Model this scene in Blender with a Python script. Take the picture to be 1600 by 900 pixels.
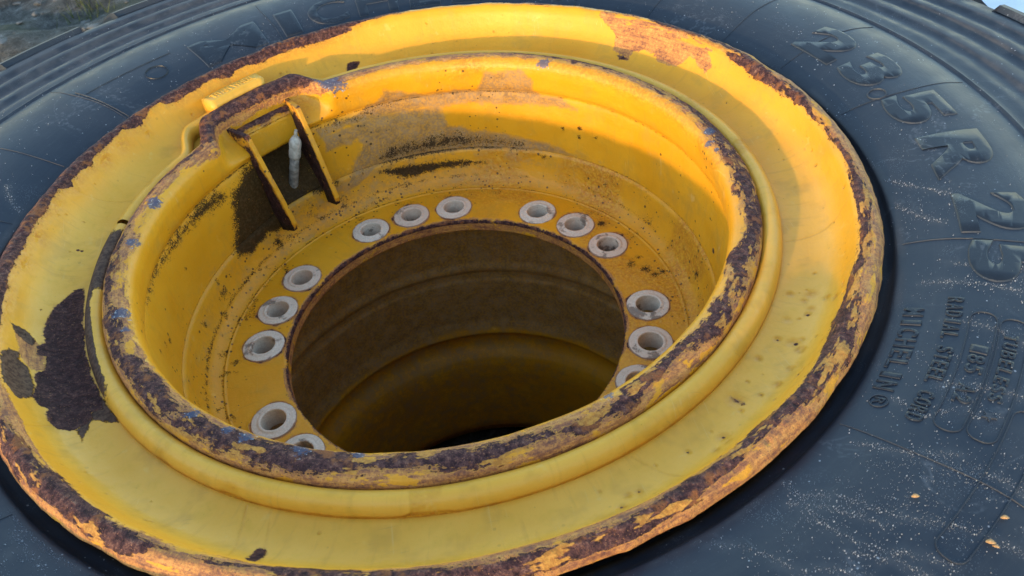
import bpy, bmesh, math, random
import numpy as np
from mathutils import Matrix, Vector

random.seed(7)
rng = np.random.default_rng(11)
scene = bpy.context.scene
for o in list(bpy.data.objects):
    bpy.data.objects.remove(o)
C = scene.collection
S = 0.36                                   # metres per profile unit: the flange edge has radius 1

# ------------------------------------------------------------------ camera, sky, sun, exposure
cam_data = bpy.data.cameras.new('camera')
cam = bpy.data.objects.new('camera', cam_data)
C.objects.link(cam)
R3 = Matrix(((0.97632505, 0.20119029, -0.07944726),
             (-0.19514971, 0.66082915, -0.72472162),
             (-0.09330589, 0.72306798, 0.68444628)))
cam.matrix_world = Matrix.Translation((0.0, -0.55954751, 0.3965716)) @ R3.to_4x4()
cam_data.sensor_width = 36.0
cam_data.lens = 36.0 * 1246.88 / 1600.0
cam_data.clip_start = 0.01
cam_data.clip_end = 500.0
cam_data.dof.use_dof = True
cam_data.dof.focus_distance = 0.66
cam_data.dof.aperture_fstop = 20.0
scene.camera = cam
scene.cycles.max_bounces = 7
scene.cycles.diffuse_bounces = 4
scene.cycles.glossy_bounces = 3

SUN_EL = math.radians(8.6)
SUN_AZ = math.radians(228.0)               # where the sun stands, counted from +X
world = bpy.data.worlds.new('World')
scene.world = world
world.use_nodes = True
wn = world.node_tree.nodes
wl = world.node_tree.links
sky = wn.new('ShaderNodeTexSky')
sky.sky_type = 'NISHITA'
sky.sun_disc = False
sky.sun_elevation = SUN_EL
sky.sun_rotation = math.pi / 2 - SUN_AZ
sky.air_density = 1.0
sky.dust_density = 0.3
bg = wn['Background']
wl.new(sky.outputs[0], bg.inputs[0])
bg.inputs[1].default_value = 0.15

sun_data = bpy.data.lights.new('sun', 'SUN')
sun_data.energy = 0.80
sun_data.angle = math.radians(1.2)
sun_data.color = (1.0, 0.64, 0.31)
sun = bpy.data.objects.new('sun', sun_data)
C.objects.link(sun)
d = Vector((math.cos(SUN_AZ) * math.cos(SUN_EL), math.sin(SUN_AZ) * math.cos(SUN_EL), math.sin(SUN_EL)))
sun.rotation_euler = d.to_track_quat('Z', 'Y').to_euler()
sun.location = d * 5

scene.view_settings.view_transform = 'Standard'
scene.view_settings.look = 'None'
scene.view_settings.exposure = 2.35
scene.view_settings.gamma = 1.0
scene.view_settings.use_curve_mapping = False

# ------------------------------------------------------------------ wear map: (degrees, distance along the profile)
WEAR = {'bits': [(-59.32, 1.1916), (-56.91, 1.2959), (-59.1, 1.2984), (-59.13, 1.3061)],
 'dot': {'FL': {'rust': [(-44.3, 0.0996, 0.0038), (-62.59, 0.2457, 0.0025), (-62.04, 0.1078, 0.0034), (-38.75, 0.099, 0.0031), (-66.19, 0.0848, 0.0027),
                         (170.58, 0.0969, 0.0033), (170.65, 0.0875, 0.0033), (-44.28, 0.0645, 0.0023)],
                'stain': [(-44.06, 0.0944, 0.0136), (-34.67, 0.0946, 0.0145), (-38.5, 0.0981, 0.0078), (-62.59, 0.2457, 0.0075), (-62.04, 0.1078, 0.0122),
                          (-56.25, 0.0689, 0.0184), (-66.13, 0.0838, 0.0067), (-44.16, 0.0639, 0.0091), (-45.22, 0.1136, 0.0119), (-35.09, 0.0543, 0.0096),
                          (147.51, 0.1886, 0.0319), (151.86, 0.1841, 0.0314), (142.35, 0.1663, 0.0139), (157.95, 0.2046, 0.0306), (164.96, 0.2, 0.0297),
                          (171.83, 0.1891, 0.0287), (177.49, 0.188, 0.0279), (-51.76, 0.1143, 0.01), (-48.46, 0.0512, 0.0089), (-48.76, 0.1171, 0.0087)]},
         'RB': {'blue': [(173.66, 0.0815, 0.0156), (-165.56, 0.0787, 0.0177), (-161.31, 0.0832, 0.0104), (-135.36, 0.0772, 0.012), (-128.2, 0.0849, 0.0131),
                         (-124.87, 0.0839, 0.0143), (-115.87, 0.0874, 0.0166), (54.4, 0.092, 0.0181), (107.04, 0.0824, 0.0326), (-69.72, 0.0876, 0.0108),
                         (5.66, 0.0713, 0.0137), (2.29, 0.0939, 0.0115), (-0.69, 0.087, 0.0076), (161.08, 0.0801, 0.0206), (-107.16, 0.0876, 0.0107)],
                'dirt': [(135.54, 0.4793, 0.0167), (49.97, 0.3048, 0.007), (45.22, 0.2909, 0.0069), (40.55, 0.3077, 0.0069), (45.44, 0.3252, 0.007),
                         (55.49, 0.4196, 0.0096), (6.76, 0.6022, 0.0129), (3.79, 0.5859, 0.0106), (-3.65, 0.4738, 0.0103), (4.1, 0.565, 0.0086), (30.95, 0.5884, 0.0114),
                         (10.83, 0.6333, 0.0129), (12.15, 0.5987, 0.0087), (81.01, 0.6006, 0.0122), (-174.33, 0.3063, 0.0118), (-177.14, 0.3281, 0.008),
                         (-170.17, 0.2768, 0.0076), (163.45, 0.2986, 0.0064), (115.47, 0.3684, 0.0097), (113.83, 0.4089, 0.0097), (93.42, 0.4412, 0.0074),
                         (53.3, 0.606, 0.0095)],
                'rust': [(19.85, 0.4259, 0.0089), (13.47, 0.4395, 0.0109), (6.66, 0.435, 0.0128), (45.0, 0.4385, 0.0118), (42.66, 0.4346, 0.0094),
                         (29.73, 0.4512, 0.0069), (-7.65, 0.3492, 0.0079), (27.67, 0.4131, 0.0068), (33.75, 0.4454, 0.0069)]}},
 'grit': [[(-73.22, 1.0522), (-71.37, 1.081), (-70.75, 1.1126), (-70.04, 1.1525)],
          [(-63.97, 1.0185), (-64.47, 1.0719), (-62.65, 1.1121), (-61.82, 1.1728), (-60.65, 1.2164), (-59.11, 1.2736), (-58.16, 1.3365)],
          [(-55.31, 1.1715), (-55.27, 1.2176), (-54.14, 1.2633), (-54.33, 1.3)],
          [(-65.47, 1.0977), (-65.53, 1.1527), (-64.47, 1.2081), (-62.72, 1.2522), (-62.05, 1.2899)],
          [(-15.39, 1.0371), (-17.45, 1.0716), (-19.69, 1.1223), (-20.57, 1.1542)], [(-19.95, 1.0289), (-23.44, 1.0758), (-24.74, 1.1063)],
          [(-31.18, 1.0004), (-35.4, 0.9947), (-39.57, 0.99)], [(-140.38, 1.0332), (-135.83, 1.0394), (-132.0, 1.0382), (-129.12, 1.0329)],
          [(-137.74, 1.0513), (-131.47, 1.0634)], [(-50.52, 1.0774), (-51.7, 1.1338), (-49.95, 1.1694)], [(-47.03, 1.1627), (-49.99, 1.197), (-48.98, 1.2285)],
          [(161.16, 1.1121), (164.45, 1.0642), (165.78, 1.0291)]],
 'poly': {'FL': {'bare': [[(-165.07, 0.1836), (-165.1, 0.1581), (-163.67, 0.1618), (-162.72, 0.144), (-160.97, 0.1413), (-159.51, 0.1366), (-157.03, 0.145),
                           (-155.45, 0.1793), (-157.44, 0.2001), (-158.93, 0.207), (-163.6, 0.201)],
                          [(-170.27, 0.187), (-170.26, 0.149), (-168.58, 0.1255), (-167.4, 0.1343), (-168.75, 0.1692)],
                          [(-153.11, 0.0279), (-147.0, 0.0273), (-147.85, 0.039), (-150.05, 0.0611), (-147.0, 0.0982), (-149.5, 0.0964), (-151.35, 0.0574)]],
                 'primer': [[(49.73, 0.2176), (47.05, 0.1855), (44.94, 0.1591), (44.51, 0.1188), (40.44, 0.0965), (40.49, 0.1269), (37.55, 0.144), (34.27, 0.1181),
                             (30.84, 0.1293), (28.51, 0.1661), (24.47, 0.1371), (23.72, 0.1607), (25.41, 0.1953), (23.18, 0.2139), (22.31, 0.2328), (32.5, 0.2333),
                             (41.22, 0.2289), (49.04, 0.2314)],
                            [(-170.29, 0.1782), (-168.43, 0.1215), (-165.69, 0.1074), (-162.36, 0.1125), (-162.76, 0.1364), (-164.59, 0.1612), (-166.53, 0.1608)]],
                 'rust': [[(-179.5, 0.0675), (-179.44, 0.0491), (-176.96, 0.0407), (-173.76, 0.0359), (-167.65, 0.031), (-161.26, 0.0308), (-156.64, 0.0301),
                           (-153.42, 0.0279), (-151.52, 0.0376), (-151.71, 0.0557), (-150.57, 0.0622), (-149.82, 0.0805), (-149.32, 0.1042), (-149.97, 0.1214),
                           (-151.2, 0.1324), (-153.08, 0.1304), (-154.48, 0.125), (-155.02, 0.1414), (-156.75, 0.1457), (-159.62, 0.1314), (-162.0, 0.1298),
                           (-162.87, 0.1096), (-165.55, 0.1075), (-165.83, 0.124), (-167.92, 0.1253), (-168.81, 0.1097), (-170.99, 0.1147), (-176.21, 0.1013)],
                          [(100.96, 0.1019), (99.9, 0.107), (98.33, 0.0965), (99.66, 0.0662), (101.34, 0.0596), (101.53, 0.0795)],
                          [(-116.12, 0.1407), (-116.19, 0.1145), (-116.23, 0.1059), (-115.58, 0.101), (-115.11, 0.1111), (-114.92, 0.1337), (-114.7, 0.1599),
                           (-114.42, 0.1867)],
                          [(-56.15, 0.057), (-56.13, 0.0744), (-56.19, 0.0897), (-56.53, 0.0851), (-56.61, 0.067)],
                          [(43.31, 0.1039), (41.93, 0.1096), (40.85, 0.0996), (42.25, 0.09)]]},
          'RB': {'dirt': [[(101.99, 0.3767), (97.06, 0.3386), (86.8, 0.3441), (80.88, 0.3359), (76.56, 0.3477), (61.67, 0.3755), (61.27, 0.3985), (81.16, 0.4037),
                           (88.58, 0.4081), (101.12, 0.404)],
                          [(101.68, 0.4266), (89.75, 0.4371), (79.79, 0.4412), (72.01, 0.4552), (82.93, 0.4641), (94.59, 0.4742)],
                          [(143.33, 0.2223), (146.16, 0.2129), (153.65, 0.2088), (159.12, 0.2135), (165.2, 0.2155), (172.6, 0.2051), (178.06, 0.208), (182.58, 0.2097),
                           (176.75, 0.2129), (169.85, 0.215), (162.35, 0.2308), (155.04, 0.2328), (148.37, 0.2481), (142.19, 0.2543)],
                          [(140.93, 0.2472), (134.54, 0.2149), (132.14, 0.2068), (130.39, 0.2863), (129.83, 0.4575), (133.09, 0.456), (136.75, 0.4376), (143.5, 0.4499),
                           (147.74, 0.4208), (146.68, 0.3813), (143.91, 0.336), (142.77, 0.2765)],
                          [(127.01, 0.2208), (120.31, 0.1566), (117.52, 0.1502), (116.44, 0.334), (115.9, 0.4557), (118.87, 0.4144), (123.58, 0.3833), (128.45, 0.3479)],
                          [(113.89, 0.2124), (102.92, 0.2107), (96.09, 0.1982), (89.87, 0.2216), (96.54, 0.2245), (106.89, 0.235)]],
                 'dust': [[(114.16, 0.2217), (103.21, 0.2158), (97.15, 0.1861), (95.05, 0.1533), (91.3, 0.1679), (85.7, 0.2055), (78.7, 0.1917), (72.98, 0.2029),
                           (69.84, 0.1354), (61.14, 0.1191), (57.84, 0.1457), (57.89, 0.1909), (55.59, 0.2029), (52.0, 0.2021), (46.34, 0.2321), (60.06, 0.2403),
                           (77.62, 0.2421), (90.71, 0.2431), (108.37, 0.2392), (113.37, 0.2432)],
                          [(113.16, 0.2486), (99.37, 0.2409), (82.77, 0.2442), (81.16, 0.3168), (74.28, 0.3423), (60.74, 0.3674), (51.24, 0.3789), (46.43, 0.3971),
                           (60.87, 0.4045), (79.45, 0.4099), (99.87, 0.4042), (102.77, 0.4109), (108.34, 0.449), (112.27, 0.4524), (110.58, 0.4259), (104.12, 0.3154),
                           (104.78, 0.2962), (111.86, 0.2966), (113.8, 0.3023)]]}},
 'tl': [(-177.43, 0.2061), (-181.26, 0.2086), (-182.26, 0.2047), (-184.17, 0.2006), (-189.53, 0.2077), (-193.29, 0.2028), (-196.48, 0.2095), (-197.95, 0.209),
        (-200.0, 0.1895), (-200.83, 0.205), (-202.65, 0.2034), (-205.25, 0.1971), (-207.95, 0.2084), (-210.16, 0.206), (-214.51, 0.2126), (-216.57, 0.1923),
        (-218.08, 0.1897), (-218.87, 0.1987), (-218.64, 0.2076), (-220.82, 0.2147), (-223.25, 0.2149), (-224.16, 0.1972), (-225.27, 0.1936), (-227.13, 0.1941),
        (-230.75, 0.1974), (-232.26, 0.2042), (-234.37, 0.2026), (-236.77, 0.1871), (-237.82, 0.1941), (-238.44, 0.2001), (-239.85, 0.1987), (-240.94, 0.1997),
        (-241.88, 0.1957), (-243.14, 0.1939), (-249.09, 0.1959), (-253.35, 0.1902), (-256.48, 0.1917), (-259.07, 0.1927), (-261.96, 0.1973), (-262.56, 0.2093)]}

# ------------------------------------------------------------------ helpers
def hash3(ix, iy, iz, seed):
    h = (ix * 374761393 + iy * 668265263 + iz * 2147483647 + seed * 974634777) & 0xFFFFFFFF
    h = ((h ^ (h >> 13)) * 1274126177) & 0xFFFFFFFF
    h = h ^ (h >> 16)
    return (h & 0xFFFF) / 65535.0

def vnoise(P, scale, seed=0):
    Q = P * scale
    I = np.floor(Q).astype(np.int64)
    F = Q - I
    F = F * F * (3 - 2 * F)
    I = I + 100000
    r = 0
    for dx in (0, 1):
        for dy in (0, 1):
            for dz in (0, 1):
                w = (F[:, 0] if dx else 1 - F[:, 0]) * (F[:, 1] if dy else 1 - F[:, 1]) * (F[:, 2] if dz else 1 - F[:, 2])
                r = r + w * hash3(I[:, 0] + dx, I[:, 1] + dy, I[:, 2] + dz, seed)
    return r

def fbm(P, scale, octaves=4, seed=0):
    a, t, n = 1.0, 0.0, 0.0
    for k in range(octaves):
        n = n + a * vnoise(P, scale * 2 ** k, seed + k)
        t += a
        a *= 0.5
    return n / t

def sstep(a, b, x):
    t = np.clip((x - a) / (b - a), 0, 1)
    return t * t * (3 - 2 * t)

def dense(P, step):
    """profile points -> Catmull-Rom curve; returns r, z and the chord length s along the given points"""
    P = [tuple(p) for p in P]
    out = []
    s0 = 0.0
    n = len(P)
    for i in range(n - 1):
        p0 = np.array(P[max(i - 1, 0)]); p1 = np.array(P[i]); p2 = np.array(P[i + 1]); p3 = np.array(P[min(i + 2, n - 1)])
        L = float(np.hypot(*(p2 - p1)))
        k = max(2, int(math.ceil(L / step)))
        # limit tangents so that short segments beside long ones do not overshoot
        def tang(a, b, c_):
            la = np.hypot(*(b - a)) + 1e-9; lb = np.hypot(*(c_ - b)) + 1e-9
            return ((b - a) / la * lb + (c_ - b) / lb * la) / (la + lb)
        m1 = tang(p0, p1, p2) * L if i > 0 else (p2 - p1)
        m2 = tang(p1, p2, p3) * L if i < n - 2 else (p2 - p1)
        for j in range(k):
            u = j / k
            h00 = 2 * u ** 3 - 3 * u ** 2 + 1; h10 = u ** 3 - 2 * u ** 2 + u
            h01 = -2 * u ** 3 + 3 * u ** 2; h11 = u ** 3 - u ** 2
            q = h00 * p1 + h10 * m1 + h01 * p2 + h11 * m2
            out.append((q[0], q[1], s0 + u * L))
        s0 += L
    out.append((P[-1][0], P[-1][1], s0))
    return np.array(out)

def lin(P, step, s0=0.0):
    out = []
    for (a, b) in zip(P[:-1], P[1:]):
        L = math.hypot(b[0] - a[0], b[1] - a[1]); k = max(1, int(math.ceil(L / step)))
        for j in range(k):
            u = j / k
            out.append((a[0] + u * (b[0] - a[0]), a[1] + u * (b[1] - a[1]), s0 + u * L))
        s0 += L
    out.append((P[-1][0], P[-1][1], s0))
    return np.array(out)

def link(o, parent=None):
    C.objects.link(o)
    if parent is not None:
        o.parent = parent
    return o

def tag(o, label=None, cat=None, group=None, kind=None):
    if label: o['label'] = label
    if cat: o['category'] = cat
    if group: o['group'] = group
    if kind: o['kind'] = kind
    return o

def set_smooth(me, flag=True):
    me.polygons.foreach_set('use_smooth', np.full(len(me.polygons), flag))

def grid_mesh(name, X, closed_az, closed_prof, mat, parent, attrs=None, keep=None):
    """X: (nprof, naz, 3) in metres"""
    n, m = X.shape[:2]
    idx = np.arange(n * m).reshape(n, m)
    i2 = np.concatenate([idx, idx[:1]], 0) if closed_prof else idx
    if closed_az:
        i2 = np.concatenate([i2, i2[:, :1]], 1)
    a = i2[:-1, :-1]; b = i2[:-1, 1:]; c = i2[1:, 1:]; e = i2[1:, :-1]
    F = np.stack([a, b, c, e], -1).reshape(-1, 4)
    if keep is not None:
        F = F[keep(F)]
    me = bpy.data.meshes.new(name)
    V = X.reshape(-1, 3)
    me.vertices.add(len(V)); me.vertices.foreach_set('co', V.astype(np.float32).ravel())
    me.loops.add(F.size); me.loops.foreach_set('vertex_index', F.astype(np.int32).ravel())
    me.polygons.add(len(F))
    me.polygons.foreach_set('loop_start', np.arange(0, F.size, 4, dtype=np.int32))
    me.polygons.foreach_set('loop_total', np.full(len(F), 4, dtype=np.int32))
    me.update(calc_edges=True)
    for k, v in (attrs or {}).items():
        at = me.attributes.new(k, 'FLOAT', 'POINT')
        at.data.foreach_set('value', np.asarray(v, np.float32).ravel())
    set_smooth(me)
    me.materials.append(mat)
    me.validate()
    return link(bpy.data.objects.new(name, me), parent)

def bm_obj(name, bm, mat, parent=None, smooth=False):
    me = bpy.data.meshes.new(name)
    bm.normal_update()
    bm.to_mesh(me); bm.free()
    if smooth: set_smooth(me)
    me.materials.append(mat)
    return link(bpy.data.objects.new(name, me), parent)

def polar(r, az_deg, z):
    a = math.radians(az_deg)
    return Vector((r * math.cos(a), r * math.sin(a), z))

def poly_field(AZ, SS, RR, polys, width):
    """0..1 ramp, 0.5 on the outline; lengths in profile units"""
    out = np.zeros(AZ.shape)
    for P in polys:
        P = np.array(P, float)
        a0 = P[:, 0].mean()
        dA = (AZ - a0 + 180) % 360 - 180
        x = np.radians(dA) * RR
        half = np.radians(np.abs(P[:, 0] - a0).max()) * RR.max() + 2 * width
        sel = (np.abs(x) < half) & (SS > P[:, 1].min() - 2 * width) & (SS < P[:, 1].max() + 2 * width)
        if not sel.any(): continue
        rm = RR[sel].mean()
        px, py = x[sel], SS[sel]
        vx, vy = np.radians(P[:, 0] - a0) * rm, P[:, 1]
        dist = np.full(px.shape, 1e9); ins = np.zeros(px.shape, bool)
        for i in range(len(P)):
            ax, ay, bx, by = vx[i], vy[i], vx[i - 1], vy[i - 1]
            ex, ey = bx - ax, by - ay
            t = np.clip(((px - ax) * ex + (py - ay) * ey) / (ex * ex + ey * ey + 1e-12), 0, 1)
            dist = np.minimum(dist, np.hypot(px - ax - t * ex, py - ay - t * ey))
            cond = (ay > py) != (by > py)
            with np.errstate(divide='ignore', invalid='ignore'):
                xi = (bx - ax) * (py - ay) / (by - ay) + ax
            ins ^= cond & (px < xi)
        sd = np.where(ins, -dist, dist)
        out[sel] = np.maximum(out[sel], np.clip(0.5 - sd / (2 * width), 0, 1))
    return out

def dot_field(AZ, SS, RR, dots, soft=0.5):
    out = np.zeros(AZ.shape)
    for a, s, r in dots:
        dA = np.radians((AZ - a + 180) % 360 - 180) * RR
        q = np.hypot(dA, SS - s) / r
        out = np.maximum(out, np.clip(0.5 + (1 - q) * soft, 0, 1))
    return out

def table(AZ, rows):
    """rows of (azimuth, value...) -> interpolated round the circle"""
    rows = sorted(((a % 360),) + tuple(v) for a, *v in rows)
    a = np.array([r[0] for r in rows]); res = []
    for k in range(1, len(rows[0])):
        res.append(np.interp(AZ % 360, a, np.array([r[k] for r in rows]), period=360))
    return res

def band(SS, lo, hi, w):
    return np.clip(0.5 + np.minimum(SS - lo, hi - SS) / (2 * w), 0, 1)

# ------------------------------------------------------------------ material helpers
class NT:
    def __init__(self, name):
        self.mat = bpy.data.materials.new(name)
        self.mat.use_nodes = True
        self.t = self.mat.node_tree
        self.b = self.t.nodes['Principled BSDF']
        self.tc = self.t.nodes.new('ShaderNodeTexCoord')
        self.co = self.tc.outputs['Object']
    def put(self, sock, v):
        if isinstance(v, bpy.types.NodeSocket): self.t.links.new(v, sock)
        elif v is not None:
            try: sock.default_value = v
            except Exception: sock.default_value = tuple(v) + (1.0,)
    def m(self, op, a, b=None, c=None, clamp=False):
        n = self.t.nodes.new('ShaderNodeMath'); n.operation = op; n.use_clamp = clamp
        self.put(n.inputs[0], a); self.put(n.inputs[1], b); self.put(n.inputs[2], c)
        return n.outputs[0]
    def attr(self, name):
        n = self.t.nodes.new('ShaderNodeAttribute'); n.attribute_name = name
        return n.outputs['Fac']
    def noise(self, scale, detail=4, rough=0.55, co=None, lac=2.0, dist=0.0, w=None):
        n = self.t.nodes.new('ShaderNodeTexNoise')
        if w is not None:
            n.noise_dimensions = '4D'; n.inputs['W'].default_value = w
        n.inputs['Scale'].default_value = scale; n.inputs['Detail'].default_value = detail
        n.inputs['Roughness'].default_value = rough; n.inputs['Distortion'].default_value = dist
        self.t.links.new(co or self.co, n.inputs['Vector'])
        return n.outputs['Fac']
    def voro(self, scale, co=None, feature='F1', rand=1.0):
        n = self.t.nodes.new('ShaderNodeTexVoronoi'); n.feature = feature
        n.inputs['Scale'].default_value = scale; n.inputs['Randomness'].default_value = rand
        self.t.links.new(co or self.co, n.inputs['Vector'])
        return n.outputs['Distance'], n.outputs.get('Color')
    def mapv(self, scale=(1, 1, 1), co=None):
        n = self.t.nodes.new('ShaderNodeMapping'); n.inputs['Scale'].default_value = scale
        self.t.links.new(co or self.co, n.inputs['Vector'])
        return n.outputs[0]
    def polar(self, ka=1.0):
        """(angle*0.27, radius, z): rings and streaks that follow the wheel"""
        s = self.t.nodes.new('ShaderNodeSeparateXYZ'); self.t.links.new(self.co, s.inputs[0])
        x, y, z = s.outputs
        ang = self.m('MULTIPLY', self.m('ARCTAN2', y, x), 0.27 * ka)
        rad = self.m('SQRT', self.m('ADD', self.m('MULTIPLY', x, x), self.m('MULTIPLY', y, y)))
        c = self.t.nodes.new('ShaderNodeCombineXYZ')
        for i, v in enumerate((ang, rad, z)): self.put(c.inputs[i], v)
        return c.outputs[0]
    def ss(self, a, b, x):
        n = self.t.nodes.new('ShaderNodeMapRange'); n.interpolation_type = 'SMOOTHSTEP'
        self.put(n.inputs['Value'], x); n.inputs['From Min'].default_value = a; n.inputs['From Max'].default_value = b
        return n.outputs[0]
    def mix(self, f, a, b):
        n = self.t.nodes.new('ShaderNodeMix'); n.data_type = 'RGBA'
        self.put(n.inputs[0], f); self.put(n.inputs[6], a); self.put(n.inputs[7], b)
        return n.outputs[2]
    def mixf(self, f, a, b):
        n = self.t.nodes.new('ShaderNodeMix'); n.data_type = 'FLOAT'
        self.put(n.inputs[0], f); self.put(n.inputs[2], a); self.put(n.inputs[3], b)
        return n.outputs[0]
    def ramp(self, f, stops):
        n = self.t.nodes.new('ShaderNodeValToRGB')
        e = n.color_ramp.elements
        while len(e) < len(stops): e.new(0.5)
        for k, (p, c) in enumerate(stops):
            e[k].position = p; e[k].color = tuple(c) + (1.0,)
        self.put(n.inputs[0], f)
        return n.outputs[0]
    def bump(self, h, strength=0.5, dist=0.001, normal=None):
        n = self.t.nodes.new('ShaderNodeBump'); n.inputs['Strength'].default_value = strength
        n.inputs['Distance'].default_value = dist
        self.put(n.inputs['Height'], h)
        if normal is not None: self.put(n.inputs['Normal'], normal)
        return n.outputs[0]
    def out(self, color=None, rough=None, normal=None, **kw):
        if color is not None: self.put(self.b.inputs['Base Color'], color)
        if rough is not None: self.put(self.b.inputs['Roughness'], rough)
        if normal is not None: self.put(self.b.inputs['Normal'], normal)
        for k, v in kw.items(): self.put(self.b.inputs[k.replace('_', ' ')], v)
        return self.mat

def c4(r, g, b): return (r, g, b, 1.0)

def make_paint():
    n = NT('worn_yellow_paint')
    pol = n.polar()
    big = n.noise(14, 2, 0.6)
    mid = n.noise(70, 3, 0.65)
    fin = n.noise(330, 3, 0.7)
    tiny = n.noise(900, 2, 0.7)
    wearst = n.noise(1.0, 3, 0.65, co=n.mapv((45, 330, 330), pol))
    edge = n.m('ADD', n.m('MULTIPLY', n.m('SUBTRACT', mid, 0.5), 0.75), n.m('MULTIPLY', n.m('SUBTRACT', fin, 0.5), 0.75))
    long = n.m('MULTIPLY', n.m('SUBTRACT', wearst, 0.5), n.attr('along'))
    def cut(name, gain=1.0, soft=0.04, at=0.5, extra=None):
        v = n.m('ADD', n.attr(name), n.m('MULTIPLY', edge, gain))
        if extra is not None: v = n.m('ADD', v, extra)
        return n.ss(at - soft, at + soft, v)
    rv = n.m('ADD', n.m('ADD', n.attr('rust'), n.m('MULTIPLY', edge, 0.95)), n.m('MULTIPLY', long, 1.5))
    remn = n.m('MULTIPLY', n.ss(0.555, 0.585, n.noise(1.0, 4, 0.62, co=n.mapv((34, 95, 95), pol), w=3.0)), n.ss(0.15, 0.5, n.attr('along')))
    rust = n.m('MULTIPLY', n.ss(0.465, 0.535, rv), n.m('SUBTRACT', 1.0, n.m('MULTIPLY', remn, 0.9)))
    halo = n.ss(0.33, 0.47, rv)
    prim = cut('primer', 1.1, 0.06, extra=n.m('MULTIPLY', long, -1.3))
    stain = n.attr('stain'); dust = n.attr('dust'); dirt = n.attr('dirt'); blue = n.attr('blue'); bare = n.attr('bare')
    # paint
    warm_lit_yellow = n.mix(n.ss(0.3, 0.7, big), c4(0.66, 0.280, 0.006), c4(0.70, 0.320, 0.012))  # deeper yellow: warmth of sun and bounced light put into the colour
    chalk_sky_yellow = n.mix(n.ss(0.3, 0.7, big), c4(0.72, 0.362, 0.036), c4(0.77, 0.405, 0.056))  # paler yellow: chalky coat with sky reflection painted in
    base = n.mix(n.attr('chalk'), warm_lit_yellow, chalk_sky_yellow)
    base = n.mix(n.m('MULTIPLY', n.ss(0.52, 0.72, mid), 0.25), base, c4(0.56, 0.31, 0.022))
    streak = n.noise(1.0, 3, 0.6, co=n.mapv((240, 26, 26), pol))
    base = n.mix(n.m('MULTIPLY', n.ss(0.56, 0.74, streak), 0.22), base, c4(0.42, 0.21, 0.03))
    # faint bruises, scuffs and hairline scratches in the coat
    bru = n.noise(26, 3, 0.7)
    base = n.mix(n.m('MULTIPLY', n.ss(0.52, 0.70, bru), 0.42), base, c4(0.47, 0.245, 0.030))
    base = n.mix(n.m('MULTIPLY', n.ss(0.36, 0.26, mid), 0.25), base, c4(0.72, 0.48, 0.13))

    for k, sc_ in enumerate(((900, 22, 60), (26, 760, 60))):
        sn = n.noise(1.0, 2, 0.5, co=n.mapv(sc_), dist=0.35)
        base = n.mix(n.m('MULTIPLY', n.m('MULTIPLY', n.ss(0.665, 0.70, sn), n.ss(0.50, 0.64, bru)), 0.28), base, c4(0.36, 0.20, 0.05) if k else c4(0.74, 0.50, 0.18))
    base = n.mix(n.m('MULTIPLY', n.ss(0.60, 0.75, tiny), 0.20), base, c4(0.40, 0.20, 0.03))
    # rust-brown staining that bleeds out of the chipped places
    stf = n.m('MULTIPLY', n.ss(0.12, 0.85, n.m('ADD', stain, n.m('MULTIPLY', edge, 0.9))), 0.85)
    stc = n.mix(n.ss(0.35, 0.65, fin), c4(0.44, 0.155, 0.012), c4(0.62, 0.30, 0.02))
    col = n.mix(stf, base, stc)
    # brown dust film
    grain = fin
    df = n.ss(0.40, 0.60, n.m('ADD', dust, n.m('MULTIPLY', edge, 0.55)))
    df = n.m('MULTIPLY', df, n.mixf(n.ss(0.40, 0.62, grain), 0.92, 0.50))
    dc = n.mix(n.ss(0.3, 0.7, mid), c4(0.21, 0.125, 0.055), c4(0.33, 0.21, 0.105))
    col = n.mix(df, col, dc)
    # pinhole specks
    vd, vc = n.voro(230)
    sep = n.t.nodes.new('ShaderNodeSeparateColor'); n.t.links.new(vc, sep.inputs[0])
    speck = n.m('MULTIPLY', n.m('LESS_THAN', vd, n.m('MULTIPLY', sep.outputs[0], 0.36)), n.m('GREATER_THAN', sep.outputs[1], n.mixf(n.attr('speck'), 0.995, 0.45)))
    spf = n.m('MULTIPLY', speck, n.ss(0.0, 0.25, n.attr('speck')))
    col = n.mix(n.m('MULTIPLY', spf, 0.85), col, c4(0.045, 0.026, 0.014))
    # orange primer / thin rust
    pc = n.ramp(n.m('ADD', n.m('MULTIPLY', fin, 0.35), n.m('ADD', n.m('MULTIPLY', mid, 0.25), n.m('MULTIPLY', wearst, 0.40))), [(0.32, (0.08, 0.035, 0.030)), (0.43, (0.24, 0.090, 0.038)), (0.52, (0.47, 0.195, 0.050)), (0.61, (0.58, 0.275, 0.070)), (0.74, (0.62, 0.36, 0.075))])
    pc = n.mix(n.m('MULTIPLY', n.ss(0.58, 0.66, tiny), 0.75), pc, c4(0.085, 0.042, 0.036))
    col = n.mix(n.m('MULTIPLY', prim, n.m('SUBTRACT', 1.0, n.m('MULTIPLY', remn, 0.8))), col, pc)
    col = n.mix(n.m('MULTIPLY', halo, 0.75), col, n.mix(n.ss(0.4, 0.6, fin), c4(0.30, 0.115, 0.022), c4(0.50, 0.235, 0.045)))
    # bare weathered metal
    bf = n.ss(0.42, 0.58, n.m('ADD', bare, n.m('MULTIPLY', edge, 0.8)))
    col = n.mix(bf, col, n.mix(n.ss(0.35, 0.65, fin), c4(0.050, 0.026, 0.018), c4(0.125, 0.070, 0.044)))
    # deep rust
    pit = n.noise(210, 3, 0.78)
    rc = n.ramp(pit, [(0.30, (0.018, 0.008, 0.009)), (0.46, (0.050, 0.021, 0.021)), (0.60, (0.115, 0.050, 0.040)), (0.80, (0.32, 0.17, 0.11))])
    rc = n.mix(n.m('MULTIPLY', n.ss(0.53, 0.64, mid), 0.70), rc, c4(0.27, 0.095, 0.030))
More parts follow.
